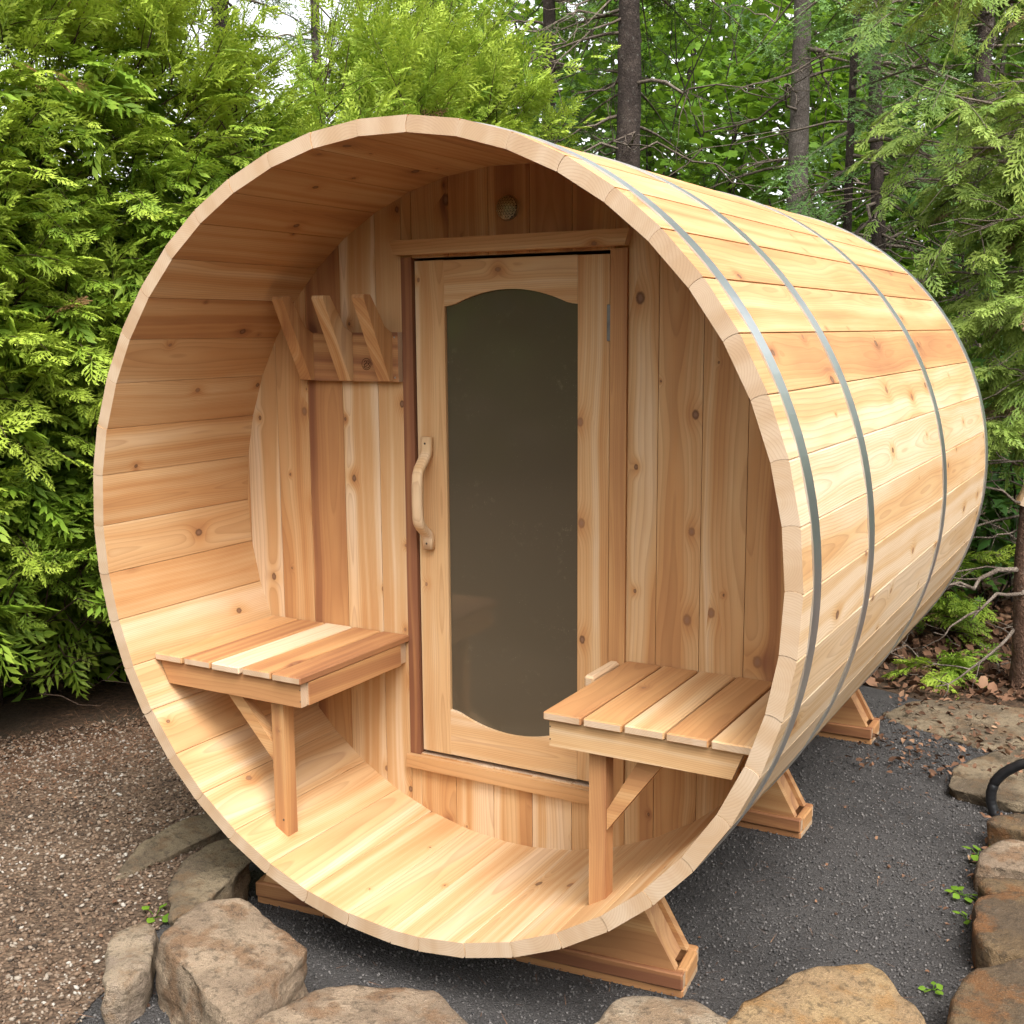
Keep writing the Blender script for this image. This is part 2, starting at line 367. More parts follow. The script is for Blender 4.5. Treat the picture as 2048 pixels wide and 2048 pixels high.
# door
door = wall_piece('door', rect(-0.276, 0.282, -0.672, 0.664), D+0.016, 0.030, DARKIN, sauna)
door.data.materials.clear(); door.data.materials.append(WOOD)
DM = door.matrix_basis.copy()
def under(o, parent_mesh):
    """make a piece a sub-part without moving it"""
    M = o.matrix_basis.copy(); o.parent = parent_mesh; o.matrix_parent_inverse = Matrix.Identity(4); o.matrix_basis = parent_mesh.matrix_basis.inverted() @ M; return o
YD = D+0.002
under(wall_piece('stile', rect(-0.281, -0.190, -0.678, 0.668), YD, 0.020, WOOD, sauna, tone=.34), door)
under(wall_piece('stile', rect(0.200, 0.286, -0.676, 0.666), YD, 0.020, WOOD, sauna, tone=.36), door)
def arch(n, zs, za, sign):
    out = []
    for i in range(n+1):
        t = -1+2*i/n; x = 0.005+0.1945*t; a = abs(t)
        if a < 0.84: q = 1-0.88*(a/0.84)**2*0.98
        else: q = (1-0.862)*max(0.0, 1-((a-0.84)/0.16))**1.5
        out.append((x, zs+(za-zs)*q))
    return out
ar = arch(26, 0.549, 0.590, 1)
under(wall_piece('rail', [(-0.1895, .667)]+ar+[(0.1995, .667)], YD-0.0005, 0.019, WOOD, sauna, 'h', 0.001, tone=.30), door)
ar = arch(26, -0.549, -0.590, -1)
under(wall_piece('rail', [(-0.1895, -.677)]+ar+[(0.1995, -.677)], YD-0.0005, 0.019, WOOD, sauna, 'h', 0.001, tone=.20), door)
under(wall_piece('glass_pane', rect(-0.188, 0.198, -0.60, 0.60), D+0.010, 0.005, GLASS, sauna, 'v', 0), door)
# handle: rounded bar swept along a bowed path
def sweep(name, path, wx, td, mat, parent, tone=None):
    bm = bmesh.new(); rings = []
    for i, (y, z, s) in enumerate(path):
        a = path[max(0, i-1)]; b = path[min(len(path)-1, i+1)]; t = Vector((b[0]-a[0], b[1]-a[1])).normalized(); nrm = Vector((t.y, -t.x))
        sec = []
        for k in range(10):
            an = 2*math.pi*k/10; cx = math.copysign(abs(math.cos(an))**0.55, math.cos(an))*wx/2*s; cn = math.copysign(abs(math.sin(an))**0.55, math.sin(an))*td/2
            sec.append(bm.verts.new((cx, z+nrm.y*cn, -(y+nrm.x*cn))))
        rings.append(sec)
    for p, q in zip(rings, rings[1:]):
        for k in range(10): bm.faces.new((p[k], p[(k+1) % 10], q[(k+1) % 10], q[k]))
    bm.faces.new(rings[0]); bm.faces.new(rings[-1][::-1])
    o = from_bm(name, bm, mat, parent, None, True)
    o.matrix_basis = frame((-0.246, 0, ZC), (1, 0, 0), (0, 0, 1), (0, -1, 0))
    if tone is not None: o['tone'] = tone
    return o
hp = [(YD-.009, .205, .95), (YD-.010, .168, 1), (YD-.013, .158, 1), (YD-.030, .140, .97), (YD-.048, .122, .95), (YD-.056, .105, .93), (YD-.059, .075, .92), (YD-.060, .03, .92), (YD-.059, -.005, .93), (YD-.055, -.022, .95), (YD-.042, -.038, .97), (YD-.022, -.054, 1), (YD-.012, -.064, 1), (YD-.010, -.072, 1), (YD-.009, -.100, .95)]
under(sweep('handle', hp, 0.034, 0.019, CLEAR, sauna, .28), door)
def disc(name, c, r, dpt, mat, parent, n=12):
    bm = bmesh.new(); bmesh.ops.create_cone(bm, cap_ends=True, segments=n, radius1=r, radius2=r*0.85, depth=dpt)
    return from_bm(name, bm, mat, parent, frame((c[0], c[1], c[2]+ZC), (1, 0, 0), (0, 0, 1), (0, -1, 0)))
for z in (.188, -.084): under(disc('screw_head', (-.246, YD-.0205, z), .0030, .0015, SCREW, sauna, 8), door)
hb = box('hinge', 0.281, 0.293, YD-0.006, YD+0.004, 0.458, 0.546, HINGE, sauna, 0.001); under(hb, door)
hb = box('hinge', 0.278, 0.296, YD-0.006, YD+0.004, -0.50, -0.412, HINGE, sauna, 0.001); under(hb, door)

# round vent with a perforated screen
vent = disc('vent', (0.006, D-0.002, 0.789), 0.033, 0.008, BRASS, sauna, 24)
under(disc('vent_shade_disc', (0.006, D-0.0065, 0.789), 0.029, 0.002, DARKIN, sauna, 24), vent)  # solid disc coloured near black for the shade behind the screen
bm = bmesh.new()
def bar2(bm, a, b, wd, z):
    a = Vector(a); b = Vector(b); t = (b-a).normalized(); nn = Vector((-t.y, t.x))*wd/2
    f = bm.faces.new([bm.verts.new((*q, z)) for q in (a-nn, b-nn, b+nn, a+nn)])
for ang in (0, 60, 120):
    t = Vector((math.cos(math.radians(ang)), math.sin(math.radians(ang)))); nn = Vector((-t.y, t.x))
    for k in range(-4, 5):
        off = k*0.0068; hl = math.sqrt(max(0, .029**2-off**2))
        if hl > .004:
            for q in range(6): bar2(bm, nn*off-t*hl+t*hl*q/3, nn*off-t*hl+t*hl*(q+1)/3, .0021, .0008*(ang/60))
g_ = bmesh.ops.extrude_face_region(bm, geom=bm.faces[:]); bmesh.ops.translate(bm, verts=[v for v in g_['geom'] if isinstance(v, bmesh.types.BMVert)], vec=(0, 0, .0006))
for v in bm.verts: v.co.z += .010*(1-(v.co.x**2+v.co.y**2)/.029**2)
under(from_bm('vent_screen', bm, BRASS, sauna, frame((0.006, D-0.009, 0.789+ZC), (1, 0, 0), (0, 0, 1), (0, -1, 0))), vent)

# coat rack
rack = wall_piece('coat_rack', rect(-0.660, -0.3235, 0.351, 0.483), D-0.0225, 0.0215, WOOD, sauna, 'h', tone=.78)
yr = D-0.0228
for x0, t in ((-0.647, .55), (-0.511, .38), (-0.379, .52)):
    under(side_piece('peg', [(yr, .353), (yr-.014, .353), (yr-.124, .572), (yr-.122, .580), (yr-.094, .580), (yr-.034, .499), (yr, .481)], x0, x0+.038, WOOD, sauna, tone=t), rack)
bm = bmesh.new()                                             # burned round emblem: ring and a curled mark
def arc_strip(bm, pts, wd):
    for a, b in zip(pts, pts[1:]): bar2(bm, a, b, wd, 0)
arc_strip(bm, [(.0155*math.cos(a/16*2*math.pi), .0155*math.sin(a/16*2*math.pi)) for a in range(17)], .0016)
arc_strip(bm, [(-.008, .006), (-.004, .009), (.001, .008), (.002, .004), (-.003, .001), (-.008, -.002), (-.007, -.006), (-.002, -.006), (.004, -.004)], .0022)
arc_strip(bm, [(.003, .009), (.009, .008), (.010, .003), (.005, .001), (.011, -.005), (.006, -.010), (-.004, -.011), (-.011, -.007)], .0020)
under(from_bm('burned_emblem', bm, BURN, sauna, frame((-.428, yr-.0005, .398+ZC), (1, 0, 0), (0, 0, 1), (0, -1, 0))), rack)
for p in ((-.334, .362), (-.334, .47)): under(disc('screw_head', (p[0], yr-.0008, p[1]), .0028, .0012, STEEL, sauna, 8), rack)

# benches
def bench(sx, zt, slats, tones, ap, apron_tone, leg_x, brace, yf, x_in):
    st = 0.019; zb = zt-st
    s = -1 if sx < 0 else 1
    # ledger along the wall carries the slats; everything else hangs on it
    xa, xb = (x_in+s*0.012, s*0.80); base = box('bench', min(xa, xb), max(xa, xb), D-0.040, D-0.002, zb-0.062, zb-0.0005, CLEAR, sauna, .002, .5, 'x')
    for (a, b), t in zip(slats, tones):
        if s < 0 and a < -.8 or s > 0 and b > .8:            # outermost slat is scribed to the barrel
            e = s*0.824; pts = [(a, 0), (b, 0)]
            x0, x1 = (max(a, -.822), b) if s < 0 else (a, min(b, .823))
        else: x0, x1 = a, b
        under(box('slat', x0, x1, yf+random.uniform(-.002, .002), D-0.0015, zb, zt, CLEAR, sauna, .0028, t), base)
    ax0, ax1, zlo = ap
    zhi = zb-0.0006
    if s < 0: poly = [(-.776, zlo), (ax1, zlo), (ax1, zhi), (-.806, zhi)]
    else: poly = [(ax0, zlo), (.768, zlo), (.792, zhi), (ax0, zhi)]
    under(wall_piece('apron', poly, yf+0.012, 0.022, CLEAR, sauna, 'h', .002, apron_tone), base)
    xi = x_in+s*0.002
    under(box('side_apron', min(xi, xi+s*.022), max(xi, xi+s*.022), yf+.0342, D-.0405, zlo+.001, zhi, CLEAR, sauna, .002, apron_tone+.08), base)
    lx0, lx1 = leg_x; ly0, ly1 = yf+.036, yf+.075
    zleg = lambda x: -math.sqrt(RI*RI-x*x)+.0005
    pl = [(lx0, zleg(lx0)), (lx1, zleg(lx1)), (lx1, zlo+.03), (lx0, zlo+.03)]
    under(wall_piece('leg', pl, ly0, ly1-ly0, CLEAR, sauna, 'v', .003, .62 if s < 0 else .72), base)
    under(wall_piece('brace', brace, ly0+.004, .030, CLEAR, sauna, 'h', .002, .55), base)
    for zz in (zhi-.016, zlo+.016):
        under(disc('screw_head', (x_in+s*.012, yf+.0115, zz), .0019, .0008, SCREW, sauna, 6), base)
    if s < 0: under(disc('screw_head', (lx1-.012, ly0-.0005, zleg(lx1)+.045), .0032, .0008, SCREW, sauna, 8), base)
    return base
bench(-1, -.351, [(-.812, -.717), (-.709, -.618), (-.611, -.518), (-.510, -.417), (-.410, -.320)], [.42, .70, .10, .66, .74],
      (-.806, -.330, -.432), .62, (-.448, -.409), [(-.449, -.600), (-.449, -.555), (-.560, -.430), (-.608, -.430)], .072, -.320)
b2 = bench(1, -.336, [(.342, .433), (.439, .529), (.534, .624), (.629, .721), (.727, .830)], [.62, .46, .30, .55, .32],
      (.352, .792, -.416), .16, (.437, .477), [(.478, -.596), (.478, -.550), (.556, -.417), (.612, -.417)], .090, .342)
under(box('edge_cleat', .312, .339, .352, .503, -.358, -.328, CLEAR, sauna, .006, .12), b2)

# ------------------------------------------------------------------ cradles under the barrel
def make_cradle(yc, label, rz=0.0):  # wood tones set darker to carry the shade under the barrel
    c = thing('cradle', label, 'cradle', (0, yc, 0), 'wooden cradles carrying the barrel', rz)
    hw = .595; zo = -ZC
    def bx(name, x0, x1, y0, y1, z0, z1, tone, grain='x'): return box(name, x0, x1, y0, y1, z0+zo, z1+zo, CLEAR, c, .004, tone, grain)
    bx('skid', -hw, hw, -.066, .066, .001, .024, .62)
    bx('base_board', -hw, hw, -.073, -.048, .0245, .066, .92); bx('base_board', -hw, hw, .048, .073, .0245, .066, .8)
    bx('end_block', hw-.022, hw+.004, -.0475, .0475, .0245, .066, .6, 'y'); bx('end_block', -hw-.004, -hw+.022, -.0475, .0475, .0245, .066, .6, 'y')
    up_ = R+.0012
    poly = [(-.575, .0665), (.575, .0665)]
    ang = [math.radians(a) for a in np.linspace(-59.5, -120.5, 25)]
    poly += [(up_*math.cos(a), up_*math.sin(a)+ZC) for a in ang]
    poly = [(x, z-ZC) for x, z in poly]
    wall_piece('panel', poly, -.062, .024, CLEAR, c, 'h', .002, .66); wall_piece('panel', poly, .036, .024, CLEAR, c, 'h', .002, .6)
    rec = [(x*.975 if abs(x) > .45 else x, z) for x, z in poly]
    wall_piece('filler', rec, -.036, .070, CLEAR, c, 'h', .001, .72)
    return c
make_cradle(.300, 'wooden cradle under the front rim of the barrel, behind the foreground boulders', .10)
make_cradle(1.340, 'wooden cradle under the middle of the barrel, second from the front')
make_cradle(2.275, 'wooden cradle under the far end of the barrel, rearmost and darkest')

# ================================================================== STONES
def stone_material(name, a, b, rust, lich=0.25):
    g = G(name); o = g.vmath('ADD', g.obj(), g.comb(g.attr('seed', 'OBJECT'), 0, 0)); n1 = g.noise(o, 5, 6, 0.6); n2 = g.noise(o, 45, 5, 0.7); n3 = g.noise(o, 11, 4, 0.6); n4 = g.noise(o, 170, 3, 0.7)
    st = g.noise(g.vmath('MULTIPLY', o, (7, 7, 60)), 1, 4)
    c = g.mix(g.step(n1, 0.42, 0.58), a, b); c = g.mix(g.math('MULTIPLY', g.step(n3, 0.48, 0.62), 0.85), c, rust)
    c = g.mix(g.math('MULTIPLY', g.step(n2, 0.50, 0.64), 0.6), c, (.045, .033, .022))
    crk = g.voro(g.vmath('ADD', g.vmath('MULTIPLY', o, (9, 9, 14)), g.vmath('MULTIPLY', g.noise(o, 9, 3, 0.6, True), (1.6, 1.6, 1.6))), 1, 'DISTANCE_TO_EDGE')['Distance']
    c = g.mix(g.math('MULTIPLY', g.math('SUBTRACT', 1, g.step(crk, 0.0, 0.016)), 0.22), c, (.03, .022, .016))
    c = g.mix(g.math('MULTIPLY', g.step(st, 0.5, 0.7), 0.3), c, tuple(v*.45 for v in a))
    c = g.mix(g.math('MULTIPLY', g.step(n4, 0.58, 0.72), lich), c, (.36, .32, .25))
    n5 = g.noise(o, 520, 2, 0.7); c = g.mix(g.math('MULTIPLY', g.step(n5, 0.52, 0.66), 0.45), c, tuple(v*.35 for v in b)); c = g.mix(g.math('MULTIPLY', g.step(n5, 0.46, 0.34), 0.35), c, tuple(min(1, v*1.7) for v in a))
    h = g.math('ADD', n2, g.math('ADD', g.math('MULTIPLY', n4, 0.45), g.math('ADD', g.math('MULTIPLY', st, 0.5), g.math('MULTIPLY', n5, 0.25))))
    return g.done(g.pbsdf(c, 0.85, 0, 0.25, g.bump(h, 0.95, 0.016)))
ST_TAN = stone_material('tan_sandstone', (.36, .245, .125), (.28, .185, .10), (.31, .17, .065))
ST_BRN = stone_material('brown_fieldstone', (.33, .245, .165), (.215, .155, .105), (.20, .112, .058))
ST_RUST = stone_material('rusty_fieldstone', (.165, .108, .055), (.098, .068, .043), (.19, .080, .026))
ST_GRY = stone_material('olive_grey_stone', (.23, .175, .11), (.13, .096, .062), (.165, .10, .052), .35)
ST_RED = stone_material('pale_pink_stone', (.33, .255, .175), (.25, .19, .14), (.24, .155, .09))
def rock(name, pts, h, label, mat, tilt=(0, 0), flare=1.08, rough=0.02, seed=0, group='fieldstones edging the gravel bed', smooth_it=1, peak=None, base=-.03):
    cx = sum(p[0] for p in pts)/len(pts); cy = sum(p[1] for p in pts)/len(pts)
    bm = bmesh.new()
    R_ = np.random.default_rng(seed+500)
    for x, y in pts:
        zt = h+tilt[0]*(x-cx)+tilt[1]*(y-cy)
        bm.verts.new((x-cx, y-cy, zt))
        q_ = flare*R_.uniform(.97, 1.09); bm.verts.new(((x-cx)*q_, (y-cy)*q_, zt*R_.uniform(.35, .7))); bm.verts.new(((x-cx)*flare, (y-cy)*flare, base))
    if peak: bm.verts.new((peak[0]-cx, peak[1]-cy, peak[2]))
    bmesh.ops.convex_hull(bm, input=bm.verts)
    loose = [v for v in bm.verts if not v.link_faces]; bmesh.ops.delete(bm, geom=loose, context='VERTS')
    bmesh.ops.dissolve_limit(bm, angle_limit=0.30, verts=bm.verts, edges=bm.edges)
    bmesh.ops.triangulate(bm, faces=bm.faces)
    for L in (.12, .06, .032, .016):
        es = [e for e in bm.edges if e.calc_length() > L*1.3]
        if es: bmesh.ops.subdivide_edges(bm, edges=es, cuts=1); bmesh.ops.triangulate(bm, faces=bm.faces)
        if L in (.032,): 
            for _ in range(smooth_it): bmesh.ops.smooth_vert(bm, verts=bm.verts, factor=0.30, use_axis_x=True, use_axis_y=True, use_axis_z=True)
    bm.normal_update()
    off = Vector((seed*3.1, seed*1.7, seed))
    nz = []
    for v in bm.verts:
        p = v.co+off
        d = rough*(noise.noise(p*7)*.9+noise.noise(p*17)*.45+noise.noise(p*40)*.16)
        d -= rough*.9*max(0, .16-abs(noise.noise(p*5.5+Vector((5, 1, 2)))))*4        # cracks and splits
        cv = noise.voronoi(p*9)[0]; d += rough*.45*(cv[1]-cv[0]-.35)
        side = 1-abs(v.normal.z)
        d += side*rough*.4*noise.noise(Vector((p.x*3, p.y*3, p.z*55)))
        nz.append(v.normal*d*(.55+.6*side))
    for v, d in zip(bm.verts, nz): v.co += d
    o = from_bm(name, bm, mat, None, Matrix.Translation((cx, cy, 0)), True)
    o['seed'] = seed*1.37
    return tag(o, label, 'stone', group)
rock('stone', [(-1.016, .074), (-1.062, .154), (-1.1, .228), (-1.111, .304), (-1.101, .404), (-1.05, .50), (-.97, .52), (-.93, .46), (-.984, .365), (-1.002, .281), (-1.04, .236), (-1.021, .139)], .035,
     'thin curved slab of grey brown stone lying flat in the pea gravel', ST_GRY, (-.05, .08), 1.02, .010, 1)
rock('stone', [(-.600, -.13), (-.719, -.022), (-.757, .052), (-.797, .13), (-.803, .216), (-.776, .272), (-.646, .222), (-.590, .179), (-.590, .111), (-.575, .051), (-.548, -.024), (-.555, -.079), (-.564, -.15)], .115,
     'olive brown stone with a dark overhanging side, tucked under the barrel rim', ST_GRY, (.10, .06), 0.93, .016, 2)
rock('stone', [(-.539, -.393), (-.634, -.299), (-.656, -.245), (-.641, -.167), (-.591, -.174), (-.538, -.225), (-.476, -.297), (-.450, -.353), (-.447, -.41), (-.481, -.438)], .105,
     'small upright tan stone left of the largest boulder', ST_RED, (.05, -.02), 1.02, .013, 3)
rock('stone', [(-.453, -.303), (-.475, -.2), (-.469, -.127), (-.423, -.090), (-.373, -.080), (-.299, -.097), (-.217, -.119), (-.125, -.164), (-.105, -.274), (-.095, -.386), (-.125, -.445), (-.21, -.425), (-.291, -.38), (-.397, -.344)], .165,
     'largest rounded brown boulder at the lower left, in front of the barrel', ST_BRN, (-.05, .03), 1.04, .012, 4, peak=(-.30, -.20, .187))
rock('stone', [(-.06, -.46), (-.045, -.324), (-.024, -.265), (.051, -.203), (.089, -.193), (.2, -.144), (.233, -.16), (.267, -.185), (.34, -.22), (.40, -.36), (.30, -.60), (.05, -.62)], .145,
     'broad brown stone cut off by the bottom edge, left of centre', ST_BRN, (0, 0), 1.05, .014, 5)
rock('stone', [(.535, -.16), (.538, -.009), (.547, .063), (.58, .088), (.623, .101), (.685, .130), (.726, .108), (.796, .08), (.88, -.05), (.80, -.22), (.62, -.26)], .125,
     'pale pinkish stone at the bottom edge in front of the cradle end', ST_RED, (0, 0), 1.04, .015, 6)
rock('stone', [(.785, .03), (.785, .156), (.805, .226), (.832, .277), (.908, .345), (.986, .428), (1.02, .408), (1.069, .346), (1.11, .319), (1.15, .27), (1.16, .12), (1.02, -.02), (.88, -.04)], .130,
     'yellowish tan angular stone at the bottom edge, right of the cradle', ST_TAN, (-.05, .05), 1.03, .013, 7)
rock('stone', [(1.177, .25), (1.172, .345), (1.17, .48), (1.183, .524), (1.235, .589), (1.30, .645), (1.45, .60), (1.50, .40), (1.42, .20), (1.28, .15)], .125,
     'rusty orange stone in the bottom right corner', ST_RUST, (0, 0), 1.03, .013, 8)
rock('stone', [(1.154, .775), (1.136, .91), (1.14, .948), (1.188, .974), (1.214, 1.024), (1.30, 1.03), (1.42, .95), (1.45, .78), (1.36, .67), (1.26, .67), (1.208, .682), (1.176, .725)], .105,
     'large golden brown stone on the right edge, above the rusty corner stone', ST_RUST, (.03, 0), 1.02, .012, 9)
rock('stone', [(1.126, 1.094), (1.13, 1.129), (1.229, 1.164), (1.36, 1.15), (1.38, 1.07), (1.235, 1.06), (1.208, 1.063), (1.16, 1.051)], .07,
     'narrow red brown stone wedged between two larger stones on the right edge', ST_RUST, (0, .1), 1.0, .010, 10)
rock('stone', [(1.109, 1.169), (1.099, 1.274), (1.122, 1.33), (1.163, 1.375), (1.206, 1.372), (1.40, 1.36), (1.42, 1.22), (1.222, 1.19), (1.164, 1.166)], .09,
     'flat topped brown stone strewn with grit on the right edge', ST_BRN, (0, .05), .97, .010, 11)
rock('stone', [(1.088, 1.464), (1.102, 1.519), (1.183, 1.579), (1.36, 1.60), (1.40, 1.44), (1.25, 1.42), (1.157, 1.46)], .095,
     'orange brown flat stone just in front of the black hose', ST_RUST, (0, .03), .95, .010, 12)
rock('stone', [(.915, 1.845), (.915, 1.99), (.964, 2.085), (1.04, 2.235), (1.10, 2.255), (1.34, 2.2), (1.36, 1.86), (1.125, 1.772), (1.075, 1.778), (1.035, 1.80), (.94, 1.803)], .052,
     'wide grey green slab behind the black hose', ST_GRY, (.0, .05), .93, .013, 13, base=.0)
rock('stone', [(.583, 2.58), (.633, 2.748), (.738, 2.82), (.886, 2.83), (1.10, 2.80), (1.3, 2.6), (1.2, 2.45), (.947, 2.37), (.846, 2.411), (.736, 2.477), (.643, 2.505)], .028,
     'flat mossy slab sunk in the ground at the rear right', ST_GRY, (.03, .05), 1.05, .014, 14)

# ================================================================== numpy soup for foliage, pebbles, twigs
class Soup:
    def __init__(s): s.v = []; s.f = []; s.a = []; s.b = []; s.n = 0
    def add(s, V, F, tip, tint):
        """V (n,3), F (m,3), tip and tint (n,)"""
        s.v.append(V); s.f.append(F+s.n); s.a.append(tip); s.b.append(tint); s.n += len(V)
    def inst(s, T, pos, Rm, scale, tint):
        """copies of a template (verts, faces, tip) at N places"""
        V, F, tip = T; N = len(pos); k = len(V)
        if N == 0: return
        P = np.einsum('nij,kj->nki', Rm, V)*np.asarray(scale).reshape(N, -1, 1)+pos[:, None, :]
        Fa = (F[None]+(np.arange(N)*k)[:, None, None]).reshape(-1, 3)
        s.add(P.reshape(-1, 3), Fa, np.tile(tip, N), np.repeat(np.asarray(tint), k))
    def build(s, name, mat, parent=None, smooth=False, kind=None, origin=(0, 0, 0)):
        V = np.concatenate(s.v).astype(np.float32)-np.array(origin, np.float32); F = np.concatenate(s.f).astype(np.int32)
        me = bpy.data.meshes.new(name); me.vertices.add(len(V)); me.vertices.foreach_set('co', V.ravel())
        me.loops.add(F.size); me.loops.foreach_set('vertex_index', F.ravel())
        me.polygons.add(len(F)); me.polygons.foreach_set('loop_start', np.arange(0, F.size, 3, dtype=np.int32))
        for nm, dat in (('tip', s.a), ('tint', s.b)):
            at = me.attributes.new(nm, 'FLOAT', 'POINT'); at.data.foreach_set('value', np.concatenate(dat).astype(np.float32))
        if smooth: me.polygons.foreach_set('use_smooth', np.ones(len(F), bool))
        me.update(calc_edges=True); me.materials.append(mat)
        o = link(name, me, None, parent)
        if kind: o['kind'] = kind
        return o
def rots(Y, Z):
    """rotation matrices whose local Y follows Y and local Z is near Z"""
    Y = Y/np.linalg.norm(Y, axis=1)[:, None]; X = np.cross(Y, Z); X /= np.linalg.norm(X, axis=1)[:, None]+1e-9; Z = np.cross(X, Y)
    return np.stack([X, Y, Z], -1)
def unit(v): return v/(np.linalg.norm(v, axis=-1, keepdims=True)+1e-9)
def tube(s, pts, rad, sides=4, tint=0.5):
    pts = np.asarray(pts, float); rad = np.broadcast_to(np.asarray(rad, float), (len(pts),)); T = unit(np.gradient(pts, axis=0))
    ref = np.array([0.31, 0.17, 0.93]) if abs(T[0][2]) < .9 else np.array([1.0, 0.1, 0.0])
    A = unit(np.cross(T, ref)); B = np.cross(T, A); an = np.arange(sides)/sides*2*np.pi
    V = pts[:, None]+rad[:, None, None]*(np.cos(an)[None, :, None]*A[:, None]+np.sin(an)[None, :, None]*B[:, None]); n = len(pts)
    F = []
    for i in range(n-1):
        for k in range(sides):
            a, b = i*sides+k, i*sides+(k+1) % sides; F += [(a, b, b+sides), (a, b+sides, a+sides)]
    s.add(V.reshape(-1, 3), np.array(F), np.repeat(np.linspace(0, 1, n), sides), np.full(n*sides, tint))
def wiggle(a, b, n, amp, r, sag=0.0):
    a = np.array(a, float); b = np.array(b, float); t = np.linspace(0, 1, n)[:, None]; L = np.linalg.norm(b-a)
    off = np.cumsum(r.normal(0, 1, (n, 3)), 0); off -= off[0]; off -= t*(off[-1])
    return a+(b-a)*t+off*amp*L/n + np.array([0, 0, -1])*sag*L*(t*t)

# ---- templates
def thuja_template(nb=12, lob=3, seed=3):
    """flat cedar spray: stem with alternate side shoots, each carrying small scale shoots"""
    r = np.random.default_rng(seed); V = []; F = []; tip = []
    def blade(p, d, L, wd, t0, tri=False):
        d = d/np.linalg.norm(d); n = np.array([-d[1], d[0]]); i = len(V)
        if tri:
            V.extend([p-n*wd*.7, p+n*wd*.7, p+d*L]); F.append((i, i+1, i+2)); tip.extend([t0, t0, 1.0]); return
        for q in (p, p+d*L*.45+n*wd, p+d*L, p+d*L*.45-n*wd): V.append(q)
        F.extend([(i, i+1, i+2), (i, i+2, i+3)]); tip.extend([t0, t0+.1, 1.0, t0+.1])
    blade(np.array([0., 0.]), np.array([0., 1.]), 1.0, .022, .2)
    for k in range(nb):
        t = .10+.82*k/(nb-1); s = 1 if k % 2 else -1; p = np.array([0., t]); L = .56*(1-.62*t**1.3)*r.uniform(.8, 1.15); an = math.radians(50-16*t)
        d = np.array([s*math.sin(an), math.cos(an)]); blade(p, d, L, .046, .25+.4*t)
        for q in range(lob):
            u = .28+.55*q/max(1, lob-1); s2 = 1 if q % 2 else -1; a2 = an*s+s2*.62
            blade(p+d*L*u, np.array([math.sin(a2), math.cos(a2)]), L*.50*(1-.35*u), .052, .35+.4*t, True)
    V = np.array(V); z = -.22*V[:, 1]**2-.25*np.abs(V[:, 0])**1.3+.03*np.sin(V[:, 0]*40)
    return np.column_stack([V, z]), np.array(F), np.clip(np.array(tip), 0, 1)
def spruce_template(nt_=9, seed=5):
    """spruce spray: twig with side twigs clothed in needles"""
    r = np.random.default_rng(seed); V = []; F = []; tip = []
    def twig(p, d, L, t0):
        d = d/np.linalg.norm(d); n = np.array([-d[1], d[0]]); m = max(4, int(L/.05))
        for k in range(m):
            u = (k+.5)/m; c = p+d*L*u
            for s in (-1, 1):
                i = len(V); nd = d*.75+n*s*.8; nl = .055*(1-.35*u)
                V.extend([np.append(c-d*.016, 0), np.append(c+d*.016, .0), np.append(c+nd*nl, r.uniform(-.02, .03))]); F.append((i, i+1, i+2)); tip.extend([t0, t0, t0+.25+.3*u])
        i = len(V); V.extend([np.append(p-n*.006, 0), np.append(p+n*.006, 0), np.append(p+d*L*1.06, .01)]); F.append((i, i+1, i+2)); tip.extend([t0, t0, 1])
    twig(np.array([0., 0.]), np.array([0., 1.]), 1.0, .2)
    for k in range(nt_):
        t = .12+.78*k/(nt_-1); s = 1 if k % 2 else -1; an = math.radians(50)
        twig(np.array([0., t]), np.array([s*math.sin(an), math.cos(an)]), .42*(1-.7*t)*r.uniform(.85, 1.15), .3+.3*t)
    V = np.array(V); V[:, 2] -= .15*V[:, 1]**2+.2*np.abs(V[:, 0])**1.5
    return V, np.array(F), np.clip(np.array(tip), 0, 1)
def maple_template():
    o = [(0, 0), (.20, -.06), (.48, .10), (.36, .24), (.62, .50), (.36, .48), (.26, .58), (.22, .74), (0, 1.02), (-.22, .74), (-.26, .58), (-.36, .48), (-.62, .50), (-.36, .24), (-.48, .10), (-.20, -.06)]
    V = [(0, .32, .03)]+[(x, y, -.10*(x*x)*2-.12*(y-.3)**2) for x, y in o]; n = len(o)
    return np.array(V), np.array([(0, 1+i, 1+(i+1) % n) for i in range(n)]), np.full(n+1, .6)
def oval_template():
    V = [(0, 0, 0), (.2, .3, -.04), (.17, .65, -.06), (0, 1, -.14), (-.17, .65, -.06), (-.2, .3, -.04), (0, .5, .02)]
    F = [(6, 0, 1), (6, 1, 2), (6, 2, 3), (6, 3, 4), (6, 4, 5), (6, 5, 0)]
    return np.array(V), np.array(F), np.full(7, .6)
THUJA = [thuja_template(9, 3, s) for s in (3, 4, 8)]
THUJA_LO = thuja_template(9, 1, 6)
LEAF2 = (np.array([(0, 0, 0), (.26, .45, .03), (0, 1, -.1), (-.26, .45, .03)]), np.array([(0, 1, 2), (0, 2, 3)]), np.full(4, .6))
SPRUCE = [spruce_template(9, s) for s in (5, 6)]
MAPLE = maple_template(); OVAL = oval_template(); BROAD = (OVAL[0]*np.array([1.9, 1, 1]), OVAL[1], OVAL[2])

